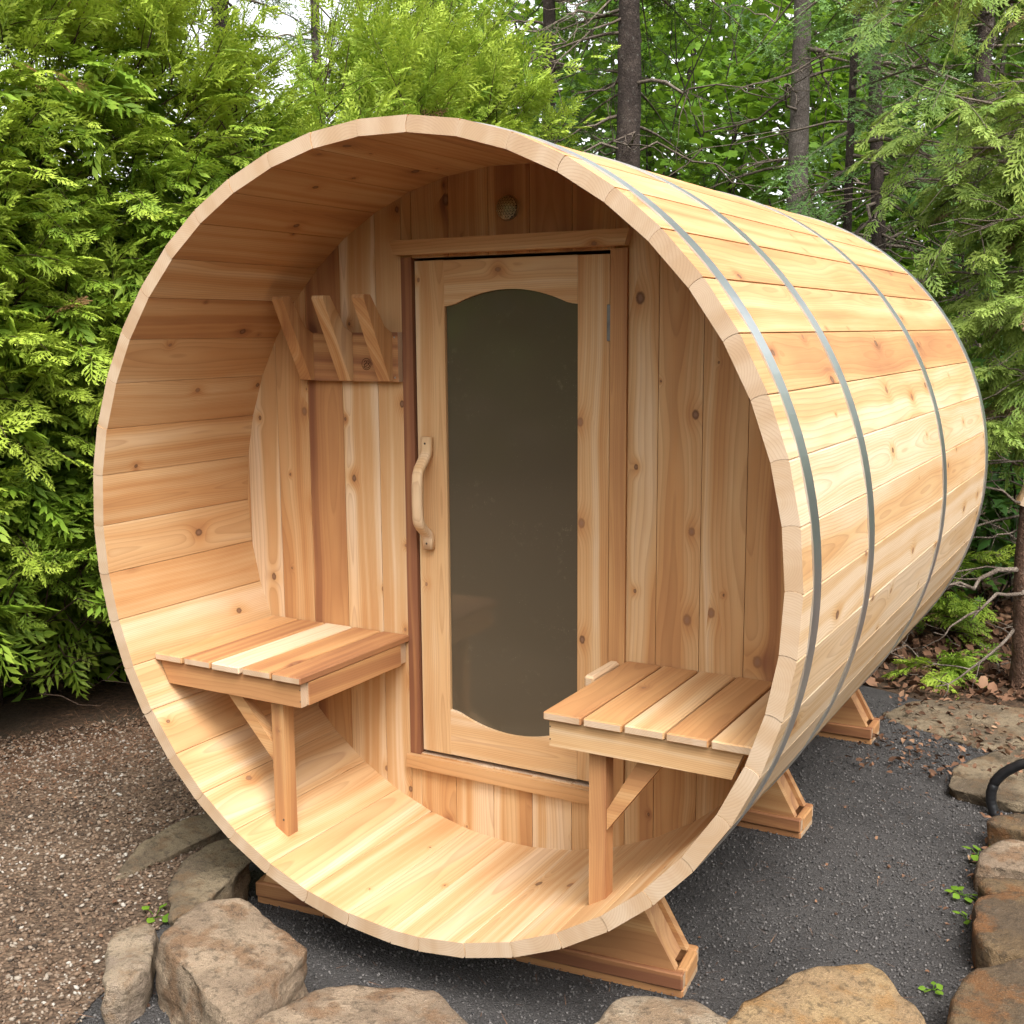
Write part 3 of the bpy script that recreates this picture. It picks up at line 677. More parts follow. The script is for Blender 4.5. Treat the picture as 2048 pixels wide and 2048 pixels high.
def leaf_material(name, dark, mid, light, dead=None, trans=0.35, rough=0.55):
    g = G(name); tip = g.attr('tip'); tint = g.attr('tint'); n = g.noise(g.obj(), 1.3, 2)
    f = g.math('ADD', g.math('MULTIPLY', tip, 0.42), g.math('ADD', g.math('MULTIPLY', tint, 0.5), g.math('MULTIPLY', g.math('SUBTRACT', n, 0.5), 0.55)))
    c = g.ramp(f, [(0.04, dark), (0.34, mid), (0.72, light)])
    if dead: c = g.mix(g.math('GREATER_THAN', tint, 0.985), c, dead)
    p = g.n('BsdfPrincipled'); g.put(p.inputs['Base Color'], c); p.inputs['Roughness'].default_value = rough; p.inputs['Specular IOR Level'].default_value = 0.25
    tr = g.n('BsdfTranslucent'); g.put(tr.inputs[0], g.mix(0.5, c, (.18, .26, .02), 'MIX'))
    mx = g.n('MixShader'); mx.inputs[0].default_value = trans; g.t.links.new(p.outputs[0], mx.inputs[1]); g.t.links.new(tr.outputs[0], mx.inputs[2])
    return g.done(mx.outputs[0])
L_HEDGE = leaf_material('cedar_hedge_leaf', (.036, .088, .012), (.165, .275, .024), (.390, .490, .060), (.25, .14, .06))
L_CEDAR = leaf_material('cedar_tree_leaf', (.050, .100, .022), (.160, .250, .045), (.320, .410, .085), (.22, .14, .08))
L_SPRUCE = leaf_material('spruce_needle', (.022, .050, .016), (.055, .110, .030), (.115, .195, .050), None, .15)
L_FRESH = leaf_material('fresh_spruce_needle', (.05, .12, .03), (.115, .235, .06), (.20, .34, .10), None, .3)
L_MAPLE = leaf_material('maple_leaf', (.040, .110, .010), (.100, .220, .018), (.190, .330, .030), None, .5, .45)
L_DARKB = leaf_material('shade_leaf', (.020, .062, .012), (.042, .115, .022), (.085, .185, .035), None, .4, .4)
L_WOODS = leaf_material('woods_leaf', (.035, .085, .012), (.100, .210, .022), (.190, .320, .045), None, .5, .5)
def bark_material(name, a, b, sc=1.0):
    g = G(name); o = g.obj(); dn = g.vmath('ADD', g.vmath('MULTIPLY', o, (46*sc, 46*sc, 24*sc)), g.vmath('MULTIPLY', g.noise(o, 22, 4, .6, True), (4.5, 4.5, 4.5)))
    v = g.voro(dn, 1, 'DISTANCE_TO_EDGE'); n1 = g.noise(o, 9, 5, .65); n2 = g.noise(g.vmath('MULTIPLY', o, (70, 70, 26)), 1, 4, .65); n3 = g.noise(o, 34, 5, .7)
    c = g.mix(g.step(n1, 0.38, 0.66), a, b); c = g.mix(g.math('MULTIPLY', g.math('SUBTRACT', 1, g.step(v['Distance'], 0.0, 0.14)), .55), c, tuple(q*.35 for q in a))
    c = g.mix(g.math('MULTIPLY', g.step(n3, 0.58, 0.70), .40), c, (.22, .21, .185)); c = g.mix(g.math('MULTIPLY', g.step(n2, 0.5, 0.7), .35), c, tuple(q*.5 for q in a))
    return g.done(g.pbsdf(c, 0.9, 0, 0.2, g.bump(g.math('ADD', g.math('MULTIPLY', v['Distance'], .7), n2), 0.9, 0.015)))
BARK = bark_material('dark_spruce_bark', (.040, .029, .024), (.075, .056, .046))
BARK_G = bark_material('grey_spruce_bark', (.105, .085, .072), (.16, .135, .115))
BARK_C = bark_material('cedar_bark', (.10, .055, .035), (.17, .10, .068), .6)
TWIG = bark_material('dead_twig_bark', (.13, .098, .074), (.235, .19, .152))
STEMB = bark_material('hedge_stem_bark', (.06, .037, .024), (.11, .066, .042))

def thuja_fronds(s, st, base, dirs, length, tint, r, nsp=13, size=(.085, .15), templ=None, droop=.25, stem_r=.0035, plane=None):
    """fronds: a shoot from base along dirs, sprays left and right along it"""
    N = len(base)
    for i in range(N):
        d = dirs[i]/np.linalg.norm(dirs[i]); L = length[i]
        nrm = np.cross(np.cross(d, [0, 0, 1]), d)+r.normal(0, .35, 3) if plane is None else plane[i]
        nrm = nrm-d*np.dot(nrm, d); nrm /= np.linalg.norm(nrm)+1e-9; side = np.cross(d, nrm)
        t = np.linspace(.18, 1.0, nsp)+r.uniform(-.03, .03, nsp)
        P = base[i]+d*L*t[:, None]+np.array([0, 0, -1])*droop*L*(t**2)[:, None]
        sg = np.where(np.arange(nsp) % 2, 1, -1)*np.where(t > .95, .15, 1)
        Y = d+side*(sg*r.uniform(.6, 1.15, nsp))[:, None]+np.array([0, 0, -1])*(droop*t*1.2)[:, None]+r.normal(0, .16, (nsp, 3))
        Z = np.tile(nrm, (nsp, 1))+r.normal(0, .3, (nsp, 3))
        sc = r.uniform(*size, nsp)*(1.05-.35*np.abs(t-.55))
        T = templ if templ is not None else THUJA[r.integers(len(THUJA))]
        s.inst(T, P, rots(Y, Z), sc, np.clip(tint[i]+r.normal(0, .09, nsp), 0, .98) if tint[i] < .985 else np.full(nsp, 1.0))
        if st is not None:
            q = np.linspace(0, 1, 4); tube(st, base[i]+d*L*q[:, None]+np.array([0, 0, -1])*droop*L*(q**2)[:, None], np.linspace(stem_r, .001, 4), 3, r.uniform(.2, .8))

# ================================================================== CEDAR HEDGE
HP = np.array([(-2.70, -.95), (-2.36, -.10), (-2.06, .62), (-1.82, 1.35), (-1.72, 2.2), (-1.62, 3.0), (-1.50, 3.75)])
seg = np.linalg.norm(np.diff(HP, axis=0), axis=1); cum = np.concatenate([[0], np.cumsum(seg)])
def hpos(s_):
    i = np.clip(np.searchsorted(cum, s_, 'right')-1, 0, len(seg)-1); t = (s_-cum[i])/seg[i]; p = HP[i]+(HP[i+1]-HP[i])*t[:, None]
    d = unit(HP[i+1]-HP[i]); return p, np.column_stack([d[:, 1], -d[:, 0]])
def n3(P, k): return np.array([noise.noise(Vector(p)*k) for p in P])
hedge = thing('cedar_hedge', 'tall dense bright green cedar hedge along the left of the barrel', 'hedge', (-2.1, 1.4, 0))
def hedge_build():
    r = np.random.default_rng(21); s = Soup(); st = Soup()
    N = 2800; s_ = r.uniform(0, cum[-1], N); z = .54+2.56*r.random(N)**.92
    p, nn = hpos(s_); P3 = np.column_stack([p, z]); bump = n3(P3, 1.6)*.22+n3(P3, 4.2)*.09
    top = 2.98-.66*np.exp(-((p[:, 1]-2.0)/.42)**2)+.16*n3(np.column_stack([p, np.zeros(N)]), 1.1)+.10*n3(np.column_stack([p, np.zeros(N)]), 4.0); keep = z < top
    inward = np.clip((z-2.2)/.6, 0, 1)**2*.35-.10*np.clip((.75-z)/.4, 0, 1)
    surf = P3.copy(); surf[:, :2] += nn*(bump-inward)[:, None]
    depth = r.uniform(.12, .34, N); base = surf.copy(); base[:, :2] -= nn*depth[:, None]; base[:, 2] -= depth*r.uniform(-.1, .5, N)
    tgt = surf+r.normal(0, .12, (N, 3)); d = tgt-base; d[:, 2] += .10+.5*np.clip((z-2.3)/.5, 0, 1)+.12*np.clip((.8-z)/.3, 0, 1)
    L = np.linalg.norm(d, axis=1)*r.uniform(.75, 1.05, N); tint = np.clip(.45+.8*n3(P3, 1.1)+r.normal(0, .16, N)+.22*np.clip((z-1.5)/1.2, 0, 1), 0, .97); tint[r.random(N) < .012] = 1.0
    k = np.where(keep)[0]
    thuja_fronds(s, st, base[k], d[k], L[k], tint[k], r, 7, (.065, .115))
    # leaders along the top
    N = 210; s_ = r.uniform(0, cum[-1], N); p, nn = hpos(s_); base = np.column_stack([p-nn*r.uniform(.0, .9, N)[:, None], 2.50-.62*np.exp(-((p[:, 1]-2.0)/.50)**2)+r.uniform(0, .22, N)])
    d = np.column_stack([r.normal(0, .35, N), r.normal(0, .35, N), np.ones(N)]); d[:, :2] += nn*.25
    thuja_fronds(s, st, base, d, r.uniform(.22, .45, N), np.clip(r.normal(.68, .15, N), 0, .97), r, 12, droop=.1)
    # inner layers that close the hedge, tinted darker for the shade inside
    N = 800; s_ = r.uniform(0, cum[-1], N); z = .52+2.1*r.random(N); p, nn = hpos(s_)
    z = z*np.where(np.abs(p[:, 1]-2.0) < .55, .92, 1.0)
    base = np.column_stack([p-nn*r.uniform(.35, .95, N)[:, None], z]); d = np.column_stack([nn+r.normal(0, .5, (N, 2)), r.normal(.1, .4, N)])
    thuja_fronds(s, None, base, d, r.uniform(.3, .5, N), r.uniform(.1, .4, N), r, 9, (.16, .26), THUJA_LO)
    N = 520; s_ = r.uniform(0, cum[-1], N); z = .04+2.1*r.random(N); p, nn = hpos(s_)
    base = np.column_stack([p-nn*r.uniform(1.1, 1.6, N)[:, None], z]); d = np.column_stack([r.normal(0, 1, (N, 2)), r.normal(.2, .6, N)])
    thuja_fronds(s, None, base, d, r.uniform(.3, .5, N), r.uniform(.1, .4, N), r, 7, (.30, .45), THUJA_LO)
    s.build('foliage', L_HEDGE, hedge, kind='stuff', origin=hedge.location)
    # trunks and low bare stems
    for i in range(26):
        p, nn = hpos(np.array([r.uniform(0.2, cum[-1])])); b = np.append(p[0]-nn[0]*r.uniform(.35, .8), 0); tube(st, wiggle(b, b+np.array([r.normal(0, .1), r.normal(0, .1), 2.2]), 7, .25, r), np.linspace(.028, .012, 7)*r.uniform(.7, 1.3), 5, .4)
    for i in range(420):
        p, nn = hpos(np.array([r.uniform(0, cum[-1])])); b = np.append(p[0]-nn[0]*r.uniform(.2, .8), r.uniform(.02, .6)); e = b+np.append(nn[0]*r.uniform(.1, .4)+r.normal(0, .15, 2), r.uniform(-.12, .25))
        tube(st, wiggle(b, e, 5, .5, r), np.linspace(.0035, .001, 5), 3, r.uniform(.2, 1))
    st.build('stems', STEMB, hedge, kind='stuff', origin=hedge.location)
hedge_build()

# ================================================================== TREES BEHIND
def trunk_mesh(name, pts, rad, mat, parent, sides=14, seed=0, tip=None):
    pts = np.asarray(pts, float); n = len(pts)
    t = np.linspace(0, 1, n); tt = np.linspace(0, 1, n*5); P = np.stack([np.interp(tt, t, pts[:, k]) for k in range(3)], 1); rr_ = np.interp(tt, t, rad)
    s = Soup(); tube(s, P, rr_, sides); V = s.v[0]
    ctr = np.repeat(P, sides, 0); dv = V-ctr
    nz = np.array([1+.10*noise.noise(Vector((v[0]*14, v[1]*14, v[2]*3+seed)))+.08*noise.noise(Vector((v[0]*40, v[1]*40, v[2]*12))) for v in V]); s.v[0] = ctr+dv*nz[:, None]
    return s.build(name, mat, parent, True, origin=parent.location)
def dead_twigs(s, pts, rad, n, r, L=(.4, 1.1), z0=.3, forks=3, tilt=-.1, th=.006, azr=None):
    pts = np.asarray(pts, float)
    for i in range(n):
        t = r.uniform(z0, 1); c = np.array([np.interp(t, np.linspace(0, 1, len(pts)), pts[:, k]) for k in range(3)]); az = r.uniform(0, 2*np.pi) if azr is None else r.uniform(*azr); l = r.uniform(*L)
        e = c+np.array([math.cos(az), math.sin(az), r.normal(tilt, .22)])*l; W = wiggle(c, e, 8, .35, r, .1); tube(s, W, np.linspace(th, .0012, 8)*r.uniform(.7, 1.3), 4, r.uniform(0, 1))
        for f in range(r.integers(1, forks+2)):
            k = r.integers(2, 7); l2 = l*r.uniform(.2, .5); e2 = W[k]+unit((e-c)/l+r.normal(0, .6, 3))*l2; W2 = wiggle(W[k], e2, 6, .4, r, .15); tube(s, W2, np.linspace(th*.5, .0009, 6), 3, r.uniform(0, 1))
            for q in range(2):
                k2 = r.integers(1, 5); e3 = W2[k2]+unit((e2-W[k])/l2+r.normal(0, .8, 3))*l2*r.uniform(.2, .5); tube(s, wiggle(W2[k2], e3, 4, .4, r), np.linspace(th*.28, .0007, 4), 3, r.uniform(0, 1))
def boughs(s, st, tops, dirs, L, r, nsp=9, size=(.22, .36), tint=(.2, .8), droop=.35, templ=None):
    for b, d, l in zip(tops, dirs, L):
        d = d/np.linalg.norm(d); t = np.linspace(.12, 1, nsp); P = b+d*l*t[:, None]+np.array([0, 0, -1])*droop*l*(t**1.7)[:, None]
        side = np.cross(d, [0, 0, 1]); side /= np.linalg.norm(side)+1e-9; sg = np.where(np.arange(nsp) % 2, 1, -1)*np.where(t > .9, .1, 1)
        Y = d+side*(sg*r.uniform(.5, 1, nsp))[:, None]+np.array([0, 0, -1])*(droop*t*1.3)[:, None]+r.normal(0, .12, (nsp, 3)); Z = np.tile([0, 0, 1.], (nsp, 1))+r.normal(0, .3, (nsp, 3))
        s.inst(templ or SPRUCE[r.integers(2)], P, rots(Y, Z), r.uniform(*size, nsp), r.uniform(*tint, nsp))
        if st is not None: q = np.linspace(0, 1, 6); tube(st, b+d*l*q[:, None]+np.array([0, 0, -1])*droop*l*(q**1.7)[:, None], np.linspace(.012, .002, 6), 4, .5)
C0 = np.array([1.50108, -2.0825])
def along(px, dist):
    """plan position seen in the direction of picture column px at a horizontal distance (used only to lay out the wood)"""
    a = yaw+math.atan((px-1024)/2346.8); return np.array([C0[0]+math.sin(a)*dist, C0[1]+math.cos(a)*dist])
def spruce_tree(px, dist, rad, h, label, mat, n_tw, n_b, seed, lean=(0, 0), zb=(1.2, 5), name='spruce_tree', bl=(.5, 1.3), nd=None, tw=(.4, 1.2), templ=None, tint=(.2, .8)):
    r = np.random.default_rng(seed); p = along(px, dist); root = thing(name, label, 'tree', (p[0], p[1], 0), 'trees behind the sauna')
    pts = [(p[0]+lean[0]*t+.05*math.sin(3*t+seed), p[1]+lean[1]*t, -.1+(h+.1)*t) for t in np.linspace(0, 1, 9)]
    trunk_mesh('trunk', pts, np.linspace(rad*1.12, rad*.55, 9), mat, root, seed=seed)
    s = Soup(); st = Soup()
    if n_tw: dead_twigs(st, pts, rad, n_tw, r, tw, .12, 3, -.12, .011)
    if n_b:
        t = r.uniform(zb[0]/h, min(1, zb[1]/h), n_b); c = np.stack([np.interp(t, np.linspace(0, 1, 9), np.array(pts)[:, k]) for k in range(3)], 1); az = r.uniform(0, 2*np.pi, n_b) if nd is None else r.normal(nd[0], nd[1], n_b)
        d = np.column_stack([np.cos(az), np.sin(az), r.normal(-.05, .2, n_b)]); boughs(s, st, c, d, r.uniform(*bl, n_b), r, templ=templ, tint=tint)
        s.build('crown', nd_mat.get(seed, L_SPRUCE), root, kind='stuff', origin=root.location)
    if st.n: st.build('dead_branches', TWIG if mat is not BARK_C else STEMB, root, kind='stuff', origin=root.location)
    return root
nd_mat = {}
spruce_tree(1240, 7.6, .095, 4.9, 'dark spruce with thick scaly trunk rising above the top of the barrel', BARK, 46, 34, 31, zb=(1.4, 4.6), bl=(.4, 1.2), nd=(2.1, 1.0))
spruce_tree(1556, 8.3, .080, 5.1, 'slim grey spruce trunk standing right of the thick dark trunk', BARK_G, 52, 14, 32, zb=(1.2, 4.8), lean=(.1, 0), bl=(.5, 1.4), nd=(1.7, 1.0))
spruce_tree(1765, 7.2, .045, 5.5, 'thin dark leaning spruce behind the far end of the barrel', BARK, 40, 26, 33, zb=(.8, 5), lean=(-.25, .2), bl=(.3, .8), nd=(.6, .9))
nd_mat[34] = L_FRESH
spruce_tree(1700, 6.6, .030, 3.4, 'young spruce with fresh light green tips between trunk and cedar', BARK, 16, 22, 34, zb=(1.8, 3.4), bl=(.25, .6), tint=(.4, 1))
spruce_tree(1940, 9.0, .07, 5, 'shaded spruce with drooping dark boughs at the right edge', BARK, 30, 60, 35, zb=(.4, 4.6), bl=(.6, 1.5))
spruce_tree(1090, 9.4, .07, 5.2, 'dark spruce half hidden behind the right end of the hedge', BARK, 30, 50, 37, zb=(1.5, 5), bl=(.6, 1.5))
spruce_tree(875, 10.5, .09, 5.6, 'dark spruce whose boughs show over the hedge right of the sky gap', BARK, 20, 44, 38, zb=(2.6, 5.4), bl=(.4, .9))
spruce_tree(480, 9.5, .09, 5.2, 'dark spruce showing over the hedge left of the sky gap', BARK, 20, 40, 39, zb=(2.9, 5), bl=(.4, .9))

spruce_tree(665, 11.0, .06, 5.4, 'dark spruce in the sky gap over the dip of the hedge', BARK, 24, 22, 40, zb=(2.4, 5.2), bl=(.3, .7))

# pale cedar whose sprays hang in at the top right
def cedar_right():
    r = np.random.default_rng(51); p = along(2230, 5.6); root = thing('cedar_tree', 'cedar with pale green hanging sprays at the top right', 'tree', (p[0], p[1], 0), 'trees behind the sauna')
    trunk_mesh('trunk', [(p[0], p[1], -.1), (p[0]+.02, p[1], 2), (p[0], p[1]+.03, 4.6)], (.09, .075, .04), BARK_C, root, seed=3)
    s = Soup(); st = Soup()
    for i in range(30):
        z = r.uniform(1.75, 4.2); a = np.array([p[0], p[1], z]); tgt = along(r.uniform(1720, 2080), r.uniform(4.7, 6.0)); zt = z+r.uniform(-.15, .25); zt = max(zt, 1.75)
        e = np.array([tgt[0], tgt[1], zt]); W = wiggle(a, e, 9, .2, r, .06); tube(st, W, np.linspace(.012, .003, 9), 4, r.uniform(.3, .9))
        m = 23; k = r.integers(2, 9, m); b = W[k]+r.normal(0, .03, (m, 3)); d = (e-a)/np.linalg.norm(e-a)+r.normal(0, .55, (m, 3)); d[:, 2] -= .25
        thuja_fronds(s, st, b, d, r.uniform(.12, .28, m), np.clip(r.normal(.6, .22, m), 0, .99), r, 8, (.06, .11), droop=.25, stem_r=.003)
    for i in range(9):
        z = r.uniform(.95, 1.75); a = np.array([p[0], p[1], z]); tgt = along(r.uniform(1930, 2100), r.uniform(5.0, 5.8)); e = np.array([tgt[0], tgt[1], z+r.uniform(-.1, .1)]); W = wiggle(a, e, 9, .2, r, .06); tube(st, W, np.linspace(.012, .003, 9), 4, .6)
        m = 10; k = r.integers(3, 9, m); d = (e-a)/np.linalg.norm(e-a)+r.normal(0, .55, (m, 3)); d[:, 2] -= .3
        thuja_fronds(s, st, W[k], d, r.uniform(.12, .25, m), np.clip(r.normal(.6, .2, m), 0, .99), r, 8, (.07, .12), droop=.35, stem_r=.003)
    dead_twigs(st, [(p[0], p[1], .4), (p[0], p[1], 4)], .08, 46, r, (.6, 1.4), 0, 3, .0, .008, (2.2, 4.3))
    s.build('crown', L_CEDAR, root, kind='stuff', origin=root.location); st.build('dead_branches', TWIG, root, kind='stuff', origin=root.location)
cedar_right()

# broken cedar trunk at the right edge
def snag():
    r = np.random.default_rng(61); p = along(2078, 5.35); root = thing('tree_stump', 'broken cedar trunk with pale torn top at the right edge', 'stump', (p[0], p[1], 0))
    trunk_mesh('trunk', [(p[0]+.03, p[1], -.05), (p[0]+.01, p[1], .25), (p[0]-.005, p[1], .55), (p[0], p[1], .80)], (.085, .062, .055, .052), BARK_C, root, seed=9)
    bm = bmesh.new(); bmesh.ops.create_cone(bm, cap_ends=True, segments=14, radius1=.05, radius2=.034, depth=.13)
    for v in bm.verts:
        if v.co.z > 0: v.co.z += .05*noise.noise(v.co*30)+.02*math.sin(v.co.x*90)
    o = from_bm('torn_wood', bm, CLEAR, root, Matrix.Translation((-.008, 0, .855)) @ Matrix.Rotation(.25, 4, 'Y')); o['tone'] = .3
    s = Soup()
    for a, b, th in (((p[0], p[1], .52), (*along(1735, 4.9), .46), .012), ((p[0], p[1], .46), (*along(1890, 4.8), .36), .010), ((p[0], p[1], .95), (*along(1850, 5.2), 1.08), .006), ((p[0], p[1], .80), (*along(1880, 5.1), .92), .007), ((p[0], p[1], .28), (*along(1900, 5.0), .08), .010), ((p[0], p[1], .7), (*along(1880, 5.4), .62), .005)):
        W = wiggle(a, b, 9, .3, r, .02); tube(s, W, np.linspace(th, .002, 9), 5, r.uniform(.3, 1))
        for q in range(4):
            k = r.integers(2, 8); e = W[k]+unit(np.array(b)-np.array(a)+r.normal(0, .5, 3)*.5)*r.uniform(.08, .22); tube(s, wiggle(W[k], e, 5, .4, r), np.linspace(th*.4, .001, 5), 3, r.uniform(.3, 1))
    s.build('dead_branches', TWIG, root, kind='stuff', origin=root.location)
snag()

# broadleaf saplings and shrubs
def leafy(name, px, dist, h, label, mat, nleaf, seed, spread, size, templ, cat='tree', zmin=.3, group='saplings and shrubs behind the sauna', nst=5, ycl=.10):
    r = np.random.default_rng(seed); p = along(px, dist); root = thing(name, label, cat, (p[0], p[1], 0), group)
    st = Soup(); s = Soup(); tips = []
    for i in range(nst):
        b = np.array([p[0]+r.normal(0, .05), p[1]+r.normal(0, .05), -.02]); e = b+np.array([r.normal(0, spread*.6), r.normal(0, spread*.6), h*r.uniform(.75, 1)]); W = wiggle(b, e, 9, .3, r); tube(st, W, np.linspace(.016 if h > 2 else .007, .003, 9), 5, .5)
        for k in range(11):
            j = r.integers(2, 9); d = unit(np.array([r.normal(), r.normal(), r.normal(.25, .35)])); l = spread*r.uniform(.35, .9); W2 = wiggle(W[j], W[j]+d*l, 6, .3, r, .1); tube(st, W2, np.linspace(.005, .0015, 6), 3, .5); tips += [W2[3], W2[4], W2[5], W2[5]]
    tips = np.array(tips); tips = tips[tips[:, 2] > zmin*.6]; k = r.integers(0, len(tips), nleaf); P = tips[k]+r.normal(0, ycl, (nleaf, 3))*np.array([1, 1, .8])
    P = P[P[:, 2] > .04]; n = len(P)
    Y = np.column_stack([r.normal(0, 1, (n, 2)), r.normal(-.35, .35, n)]); Z = np.column_stack([r.normal(0, .45, (n, 2)), np.ones(n)])
    s.inst(templ, P, rots(Y, Z), r.uniform(*size, n), np.clip(r.normal(.5, .2, n), 0, 1))
    s.build('crown', mat, root, kind='stuff', origin=root.location); st.build('stems', BARK, root, kind='stuff', origin=root.location)
leafy('maple_sapling', 1385, 9.6, 4.8, 'bright green maple sapling glowing between the two spruce trunks', L_MAPLE, 1500, 71, .95, (.07, .12), MAPLE, zmin=1)
leafy('maple_sapling', 1500, 11.0, 5.2, 'yellow green maple behind the grey spruce trunk', L_MAPLE, 1500, 72, 1.1, (.08, .13), MAPLE, zmin=1)
leafy('maple_sapling', 1720, 10.5, 3.4, 'low maple sapling in the gap right of the grey trunk', L_MAPLE, 1200, 73, .9, (.07, .12), MAPLE, zmin=.6)
leafy('maple_sapling', 1290, 12.0, 5.4, 'far maple with bright leaves right beside the thick dark trunk', L_MAPLE, 1300, 74, 1.1, (.08, .13), MAPLE, zmin=1)
leafy('shrub', 1905, 6.6, 1.25, 'low broadleaf shrub just behind the lower rear of the barrel', L_DARKB, 750, 75, .42, (.06, .11), OVAL, 'shrub', .1)
leafy('shrub', 2010, 6.9, 1.7, 'taller leafy shrub behind the broken cedar trunk', L_DARKB, 900, 76, .5, (.06, .11), MAPLE, 'shrub', .1)
leafy('shrub', 1830, 7.4, 1.4, 'shaded shrub hidden partly by the barrel end', L_DARKB, 700, 77, .5, (.06, .11), MAPLE, 'shrub', .1)
leafy('shrub', 2090, 7.6, 2.6, 'dark leafy bush at the far right edge under the cedar', L_DARKB, 900, 78, .6, (.06, .11), OVAL, 'shrub', .2)
# small cedar seedlings
def seedling(px, dist, h, label, seed, n):
    r = np.random.default_rng(seed); p = along(px, dist); root = thing('cedar_seedling', label, 'seedling', (p[0], p[1], 0), 'cedar seedlings'); s = Soup(); st = Soup()
    b = np.column_stack([np.full(n, p[0])+r.normal(0, .05, n), np.full(n, p[1])+r.normal(0, .05, n), r.uniform(.01, h*.8, n)]); d = np.column_stack([r.normal(0, 1, n), r.normal(0, 1, n), r.uniform(.0, .5, n)])
    thuja_fronds(s, st, b, d, r.uniform(.10, .22, n), np.clip(r.normal(.4, .15, n), 0, .97), r, 9, (.06, .10), droop=.3)
    s.build('foliage', L_HEDGE, root, kind='stuff', origin=root.location); st.build('stems', STEMB, root, kind='stuff', origin=root.location)
seedling(1900, 5.35, .10, 'tiny cedar seedling lying low among the fallen brown leaves', 81, 12)
seedling(1925, 6.0, .55, 'knee high cedar seedling left of the broken trunk', 82, 34)

# far wood: one mass of leaves and thin stems
def far_woods():
    r = np.random.default_rng(91); s = Soup(); st = Soup(); P = []
    for i in range(820):
        px = r.uniform(940, 2350); dist = r.uniform(11.8, 16.5); p = along(px, dist); z = r.uniform(.2, 6.2)
        if noise.noise(Vector((px*.006, z*.75, 3.3)))+.25*noise.noise(Vector((px*.02, z*2.2, 9))) < -.20 and z > 2.4 and px < 1680: continue
        m = 50; P.append(np.array([p[0], p[1], z])+r.normal(0, 1, (m, 3))*np.array([.55, .55, .40]))
    P = np.concatenate(P); P = P[P[:, 2] > .05]; n = len(P)
    Y = np.column_stack([r.normal(0, 1, (n, 2)), r.normal(-.3, .4, n)]); Z = np.column_stack([r.normal(0, .6, (n, 2)), np.ones(n)])
    s.inst(LEAF2, P, rots(Y, Z), r.uniform(.15, .26, n), np.clip(r.normal(.55, .25, n), 0, 1))
    o = s.build('far_woods', L_WOODS, None, kind='stuff'); tag(o, 'sunlit mass of leaves of the wood far behind the trees', 'woods')
    for i in range(26):
        p = along(r.uniform(1000, 2300), r.uniform(12, 16)); b = np.array([p[0], p[1], 0]); tube(st, wiggle(b, b+np.array([r.normal(0, .4), r.normal(0, .4), 6.0]), 8, .15, r), np.linspace(r.uniform(.02, .05), .012, 8), 5, .5)
    o = st.build('far_stems', BARK, None, kind='stuff'); tag(o, 'dark thin trunks standing in the far wood', 'woods')
far_woods()
def light_screen_woods():  # out-of-view leaf ring, added to cut light from the low sky
    """ring of leaves added beside and behind the camera to block low sky light"""
    r = np.random.default_rng(95); s = Soup(); n = 15000; a = r.uniform(0, 2*np.pi, n); rad = r.uniform(8.5, 13, n); z = 4.0*r.random(n)**.8
    P = np.column_stack([1.0+np.cos(a)*rad, -1.0+np.sin(a)*rad, z]); v = unit(P[:, :2]-C0); f = np.array([math.sin(yaw), math.cos(yaw)])
    P = P[(v@f) < .80]; n = len(P)
    Y = np.column_stack([r.normal(0, 1, (n, 2)), r.normal(-.3, .4, n)]); Z = np.column_stack([r.normal(0, .8, (n, 2)), np.ones(n)])
    s.inst(LEAF2, P, rots(Y, Z), r.uniform(.45, .8, n), np.clip(r.normal(.4, .25, n), 0, 1))
    o = s.build('added_screen_woods', L_WOODS, None, kind='stuff'); tag(o, 'unseen leafy ring added round the garden to block low sky light', 'woods')
light_screen_woods()

# ================================================================== SMALL STUFF ON THE GROUND
def tint_material(name, stops, rough=0.85):
    g = G(name); return g.done(g.pbsdf(g.ramp(g.attr('tint'), stops), rough, 0, 0.25))
M_PEB = tint_material('pebble', [(0, (.034, .024, .017)), (.25, (.092, .060, .039)), (.5, (.165, .108, .070)), (.7, (.20, .152, .112)), (.88, (.265, .225, .18)), (1, (.36, .325, .28))])
M_GRIT = tint_material('grit', [(0, (.030, .029, .029)), (.45, (.098, .090, .085)), (.85, (.155, .143, .134)), (.97, (.19, .176, .164)), (1, (.30, .28, .26))])
M_LEAF = tint_material('dry_leaf', [(0, (.045, .022, .012)), (.4, (.105, .052, .028)), (.75, (.19, .098, .055)), (1, (.30, .185, .11))])
def ico(k=1):
    bm = bmesh.new(); bmesh.ops.create_icosphere(bm, subdivisions=k, radius=1); V = np.array([v.co[:] for v in bm.verts]); F = np.array([[v.index for v in f.verts] for f in bm.faces]); bm.free(); return V, F, np.zeros(len(V))
def octa(r):
    V = np.array([(1, 0, 0), (-1, 0, 0), (0, 1, 0), (0, -1, 0), (0, 0, 1), (0, 0, -1)], float)*r.uniform(.7, 1.2, (6, 1)); F = np.array([(0, 2, 4), (2, 1, 4), (1, 3, 4), (3, 0, 4), (2, 0, 5), (1, 2, 5), (3, 1, 5), (0, 3, 5)]); return V, F, np.zeros(6)
def rand_rot(r, n, flat=.35):
    a = r.uniform(0, 2*np.pi, n); return rots(np.column_stack([np.cos(a), np.sin(a), r.normal(0, flat, n)]), np.column_stack([r.normal(0, flat, (n, 2)), np.ones(n)]))
def inside(P, poly):
    poly = np.array(poly); x, y = P[:, 0], P[:, 1]; c = np.zeros(len(P), bool); j = len(poly)-1
    for i in range(len(poly)):
        xi, yi = poly[i]; xj, yj = poly[j]; c ^= ((yi > y) != (yj > y)) & (x < (xj-xi)*(y-yi)/(yj-yi+1e-12)+xi); j = i
    return c
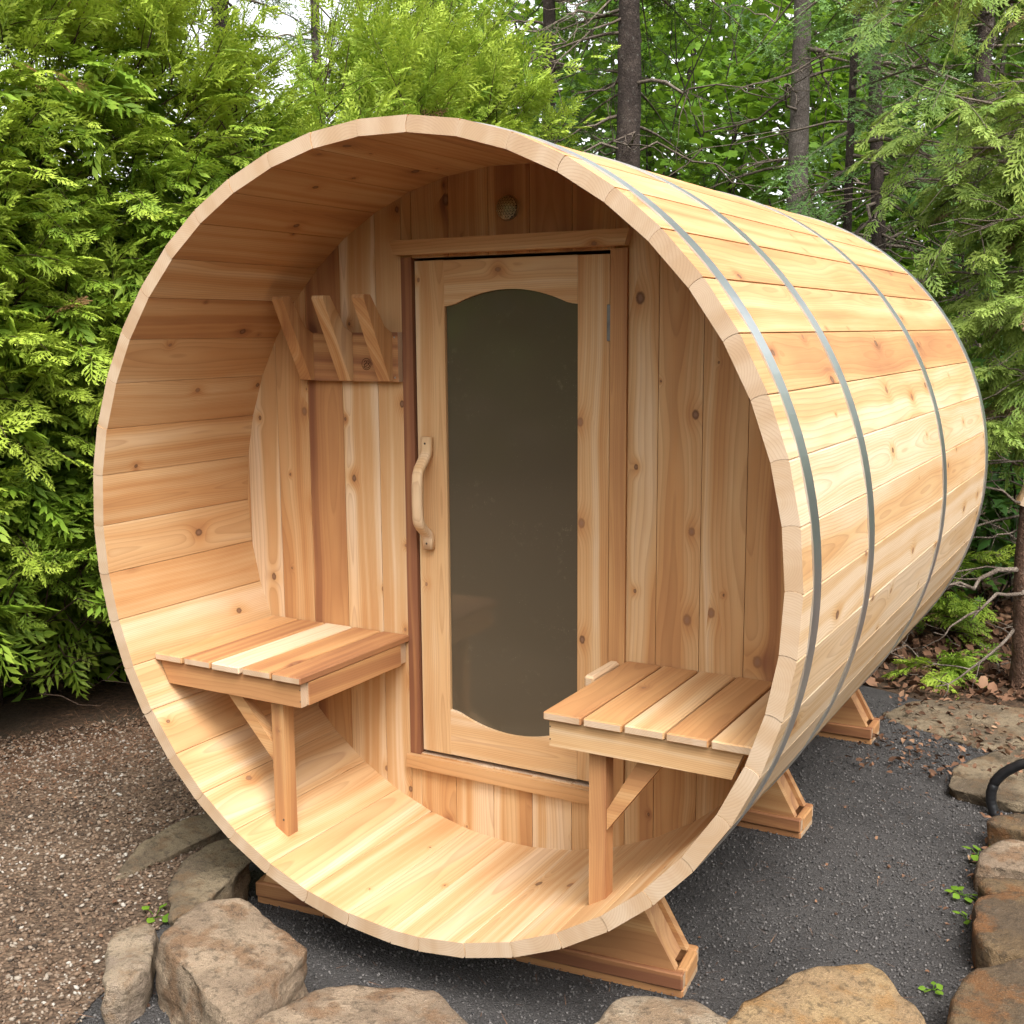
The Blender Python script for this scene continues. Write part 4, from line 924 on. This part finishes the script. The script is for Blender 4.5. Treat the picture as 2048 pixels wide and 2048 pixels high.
def pebbles():
    r = np.random.default_rng(101); poly = [(-.40, -.75), (-.50, -.5), (-.60, -.36), (-.68, -.18), (-.72, 0.0), (-.80, .27), (-.92, .45), (-1.05, .95), (-1.9, 1.35), (-2.6, .3), (-1.5, -.75)]
    N = 28000; P = np.column_stack([r.uniform(-2.6, -.35, N), r.uniform(-.75, 1.4, N)]); P = P[inside(P, poly)]; n = len(P)
    big = r.random(n); sz = .0042+.0042*big**2; s = Soup(); V, F, tp = ico(1)
    for k in range(4):
        m = np.arange(n) % 4 == k; q = m.sum(); VV = V*np.array([1, r.uniform(.6, .85), r.uniform(.42, .6)])*(1+r.normal(0, .10, (len(V), 1)))
        wet = n3(np.column_stack([P[m], np.zeros(q)]), 2.4); tn = np.clip(r.beta(2, 2, q)+.10*np.sign(r.normal(0, 1, q))+wet*.45-.04, 0, 1)
        s.inst((VV, F, tp), np.column_stack([P[m], .009+.002*r.random(q)]), rand_rot(r, q), sz[m], tn)
    q = 900; j = r.integers(0, n, q); VV = V*np.array([1, .75, .5])*(1+r.normal(0, .12, (len(V), 1)))
    s.inst((VV, F, tp), np.column_stack([P[j], .012+.003*r.random(q)]), rand_rot(r, q), r.uniform(.007, .0105, q), np.clip(r.beta(2, 2, q)+.1, 0, 1))
    o = s.build('pea_gravel', M_PEB, None, True, 'stuff'); tag(o, 'loose brown and grey pea gravel at the lower left', 'gravel')
    poly2 = [(-.60, -.7), (1.6, -.7), (1.45, .9), (1.2, 1.9), (.95, 2.5), (.30, 2.9), (-.3, 1.2), (-.80, .3), (-.62, -.3)]
    N = 54000; P = np.column_stack([r.uniform(-.9, 1.6, N), -.7+3.6*r.random(N)**1.15]); P = P[inside(P, poly2)]; n = len(P); s = Soup()
    for k in range(4):
        m = np.arange(n) % 4 == k; q = m.sum(); s.inst(octa(r), np.column_stack([P[m], .005+.002*r.random(q)]), rand_rot(r, q, .6), .0022+.0034*r.random(q)**2.2, np.clip(r.beta(1.6, 2.2, q)*.95+(r.random(q) > .999)*.6, 0, 1))
    q = 260; j = r.integers(0, n, q); s.inst(octa(r), np.column_stack([P[j], .008+.002*r.random(q)]), rand_rot(r, q, .5), r.uniform(.004, .007, q), np.clip(r.beta(2, 2, q), 0, .96))
    o = s.build('grit', M_GRIT, None, False, 'stuff'); tag(o, 'dark crushed stone grit around and under the barrel', 'gravel')
pebbles()
def curled(r):
    V = np.array([(0, 0, 0), (.3, .35, .12), (.22, .75, .18), (0, 1, .05), (-.24, .7, .2), (-.32, .3, .1), (0, .5, -.02)]); V += r.normal(0, .05, V.shape); F = np.array([(6, 0, 1), (6, 1, 2), (6, 2, 3), (6, 3, 4), (6, 4, 5), (6, 5, 0)]); return V, F, np.zeros(7)
NEEDLE = (np.array([(-.02, 0, 0), (.02, 0, 0), (.015, 1, .02)]), np.array([(0, 1, 2)]), np.zeros(3))
def litter():
    r = np.random.default_rng(111); s = Soup()
    n = 6500; P = np.column_stack([r.uniform(-.6, 2.4, n), r.uniform(2.85, 5.2, n), r.uniform(.006, .03, n)]); P = P[~((P[:, 0] < 1.2) & (P[:, 1] < 2.95))]; n = len(P); q = n//3
    for k in range(3): s.inst(curled(r), P[k*q:(k+1)*q], rand_rot(r, q, .6), r.uniform(.02, .07, q), r.beta(2, 2, q))
    n = 700; P = np.column_stack([r.uniform(.55, 1.5, n), r.uniform(1.9, 3.0, n), r.uniform(.02, .04, n)]); P[:, 2] += .06*((P[:, 0] > .95) & (P[:, 1] < 2.2)); s.inst(curled(r), P, rand_rot(r, n, .5), r.uniform(.012, .035, n), r.beta(2, 2, n))
    o = s.build('leaf_litter', M_LEAF, None, False, 'stuff'); tag(o, 'brown fallen leaves behind the gravel bed at the rear right', 'leaves')
    s = Soup()
    n = 20000; s_ = r.uniform(0, cum[-1]*.75, n); p, nn = hpos(s_); P = np.column_stack([p+nn*r.normal(.08, .20, n)[:, None], r.uniform(.010, .024, n)]); s.inst(NEEDLE, P, rand_rot(r, n, .25), r.uniform(.02, .06, n), r.beta(2, 2.5, n))
    n = 1500; P = np.column_stack([r.uniform(-2.0, -.55, n), r.uniform(-.6, 1.2, n), r.uniform(.016, .022, n)]); s.inst(NEEDLE, P, rand_rot(r, n, .2), r.uniform(.012, .045, n), r.beta(2, 2, n))
    n = 260; P = np.column_stack([r.uniform(-2.0, -.6, n), r.uniform(-.6, 1.2, n), r.uniform(.016, .022, n)]); s.inst(curled(r), P, rand_rot(r, n, .3), r.uniform(.008, .022, n), r.beta(2, 2, n))
    n = 150; P = np.column_stack([r.uniform(.3, 1.3, n), r.uniform(-.2, 2.6, n), r.uniform(.008, .012, n)]); s.inst(curled(r), P, rand_rot(r, n, .3), r.uniform(.006, .016, n), r.beta(2, 2, n))
    n = 700; P = np.column_stack([r.uniform(-.6, 1.3, n), r.uniform(-.5, 2.7, n), r.uniform(.010, .014, n)]); s.inst(NEEDLE, P, rand_rot(r, n, .15), r.uniform(.01, .05, n), r.beta(2, 2, n))
    for rk in [o_ for o_ in COL.objects if o_.name.split('.')[0] == 'stone']:
        bb = [v.co for v in rk.data.vertices if v.co.z < .03]
        for q in range(26):
            v = bb[r.integers(len(bb))]; P = np.array([[rk.location.x+v.x*1.05, rk.location.y+v.y*1.05, .012]])+r.normal(0, .008, (1, 3))*np.array([1, 1, .2])
            s.inst(curled(r) if q % 2 else NEEDLE, P, rand_rot(r, 1, .4), [r.uniform(.008, .024)], [r.random()])
    n = 120; P = np.column_stack([r.uniform(1.06, 1.35, n), r.uniform(.9, 1.75, n), r.uniform(.01, .03, n)]); s.inst(curled(r), P, rand_rot(r, n, .4), r.uniform(.010, .028, n), r.beta(2, 2, n))
    o = s.build('needle_litter', M_LEAF, None, False, 'stuff'); tag(o, 'reddish dead needles and bits scattered under the hedge', 'needles')
    s = Soup()
    for i in range(46):
        a = np.array([r.uniform(.1, 1.8), r.uniform(2.95, 4.4), r.uniform(.01, .06)]); e = a+np.array([r.normal(0, .25), r.normal(0, .2), r.uniform(0, .12)]); tube(s, wiggle(a, e, 6, .35, r), np.linspace(.005, .0015, 6)*r.uniform(.5, 1.4), 4, r.random())
    o = s.build('fallen_twigs', TWIG, None, False, 'stuff'); tag(o, 'dry twigs lying on the fallen leaves behind the barrel', 'twigs')
litter()

# hose, weeds, single leaves
s = Soup(); ctrl = np.array([(1.10, 1.735, -.02), (1.084, 1.74, .01), (1.071, 1.745, .045), (1.069, 1.747, .075), (1.077, 1.75, .112), (1.103, 1.75, .148), (1.155, 1.75, .188), (1.24, 1.75, .215), (1.34, 1.76, .19), (1.44, 1.78, .08), (1.47, 1.79, -.02)])
tt = np.linspace(0, 1, 70); HPt = np.stack([np.interp(tt, np.linspace(0, 1, len(ctrl)), ctrl[:, k]) for k in range(3)], 1)
for _ in range(3): HPt[1:-1] = (HPt[:-2]+2*HPt[1:-1]+HPt[2:])/4
tube(s, HPt, .0165+.0004*np.sin(np.arange(70)*1.9), 10)
tag(s.build('hose', HOSE, None, True), 'black plastic hose arching out of the ground between stones', 'hose')
def weed(x, y, n, size, label, seed, z=.01):
    r = np.random.default_rng(seed); root = thing('weed', label, 'weed', (x, y, 0), 'small green weeds'); s = Soup(); st = Soup()
    for i in range(n):
        az = 2*np.pi*i/n+r.normal(0, .3); d = np.array([math.cos(az), math.sin(az), r.uniform(.2, .9)]); d /= np.linalg.norm(d); b = np.array([x, y, z]); e = b+d*size*r.uniform(.5, 1.2)
        tube(st, wiggle(b, e, 4, .2, r), .0012, 3); s.inst(BROAD, e[None], rots((d*np.array([1, 1, .2]))[None], np.array([[0, 0, 1.]])+r.normal(0, .3, (1, 3))), [size*r.uniform(.9, 1.3)], [r.uniform(.5, 1)])
    s.build('leaves', L_MAPLE, root, origin=root.location); st.build('stem', L_MAPLE, root, origin=root.location)
weed(-.755, -.03, 4, .030, 'small weed with yellow green leaves in the pea gravel beside the olive stone', 121)
weed(1.085, 1.40, 6, .032, 'leafy weed growing between the orange stone and the gritty stone', 122)
weed(1.085, 1.12, 7, .024, 'weed at the left end of the narrow red brown stone', 123)
weed(1.115, .985, 4, .020, 'tiny weed at the upper left corner of the golden brown stone', 124)
weed(1.10, .60, 6, .018, 'sprawling small weed in the gravel beside the rusty corner stone', 125)
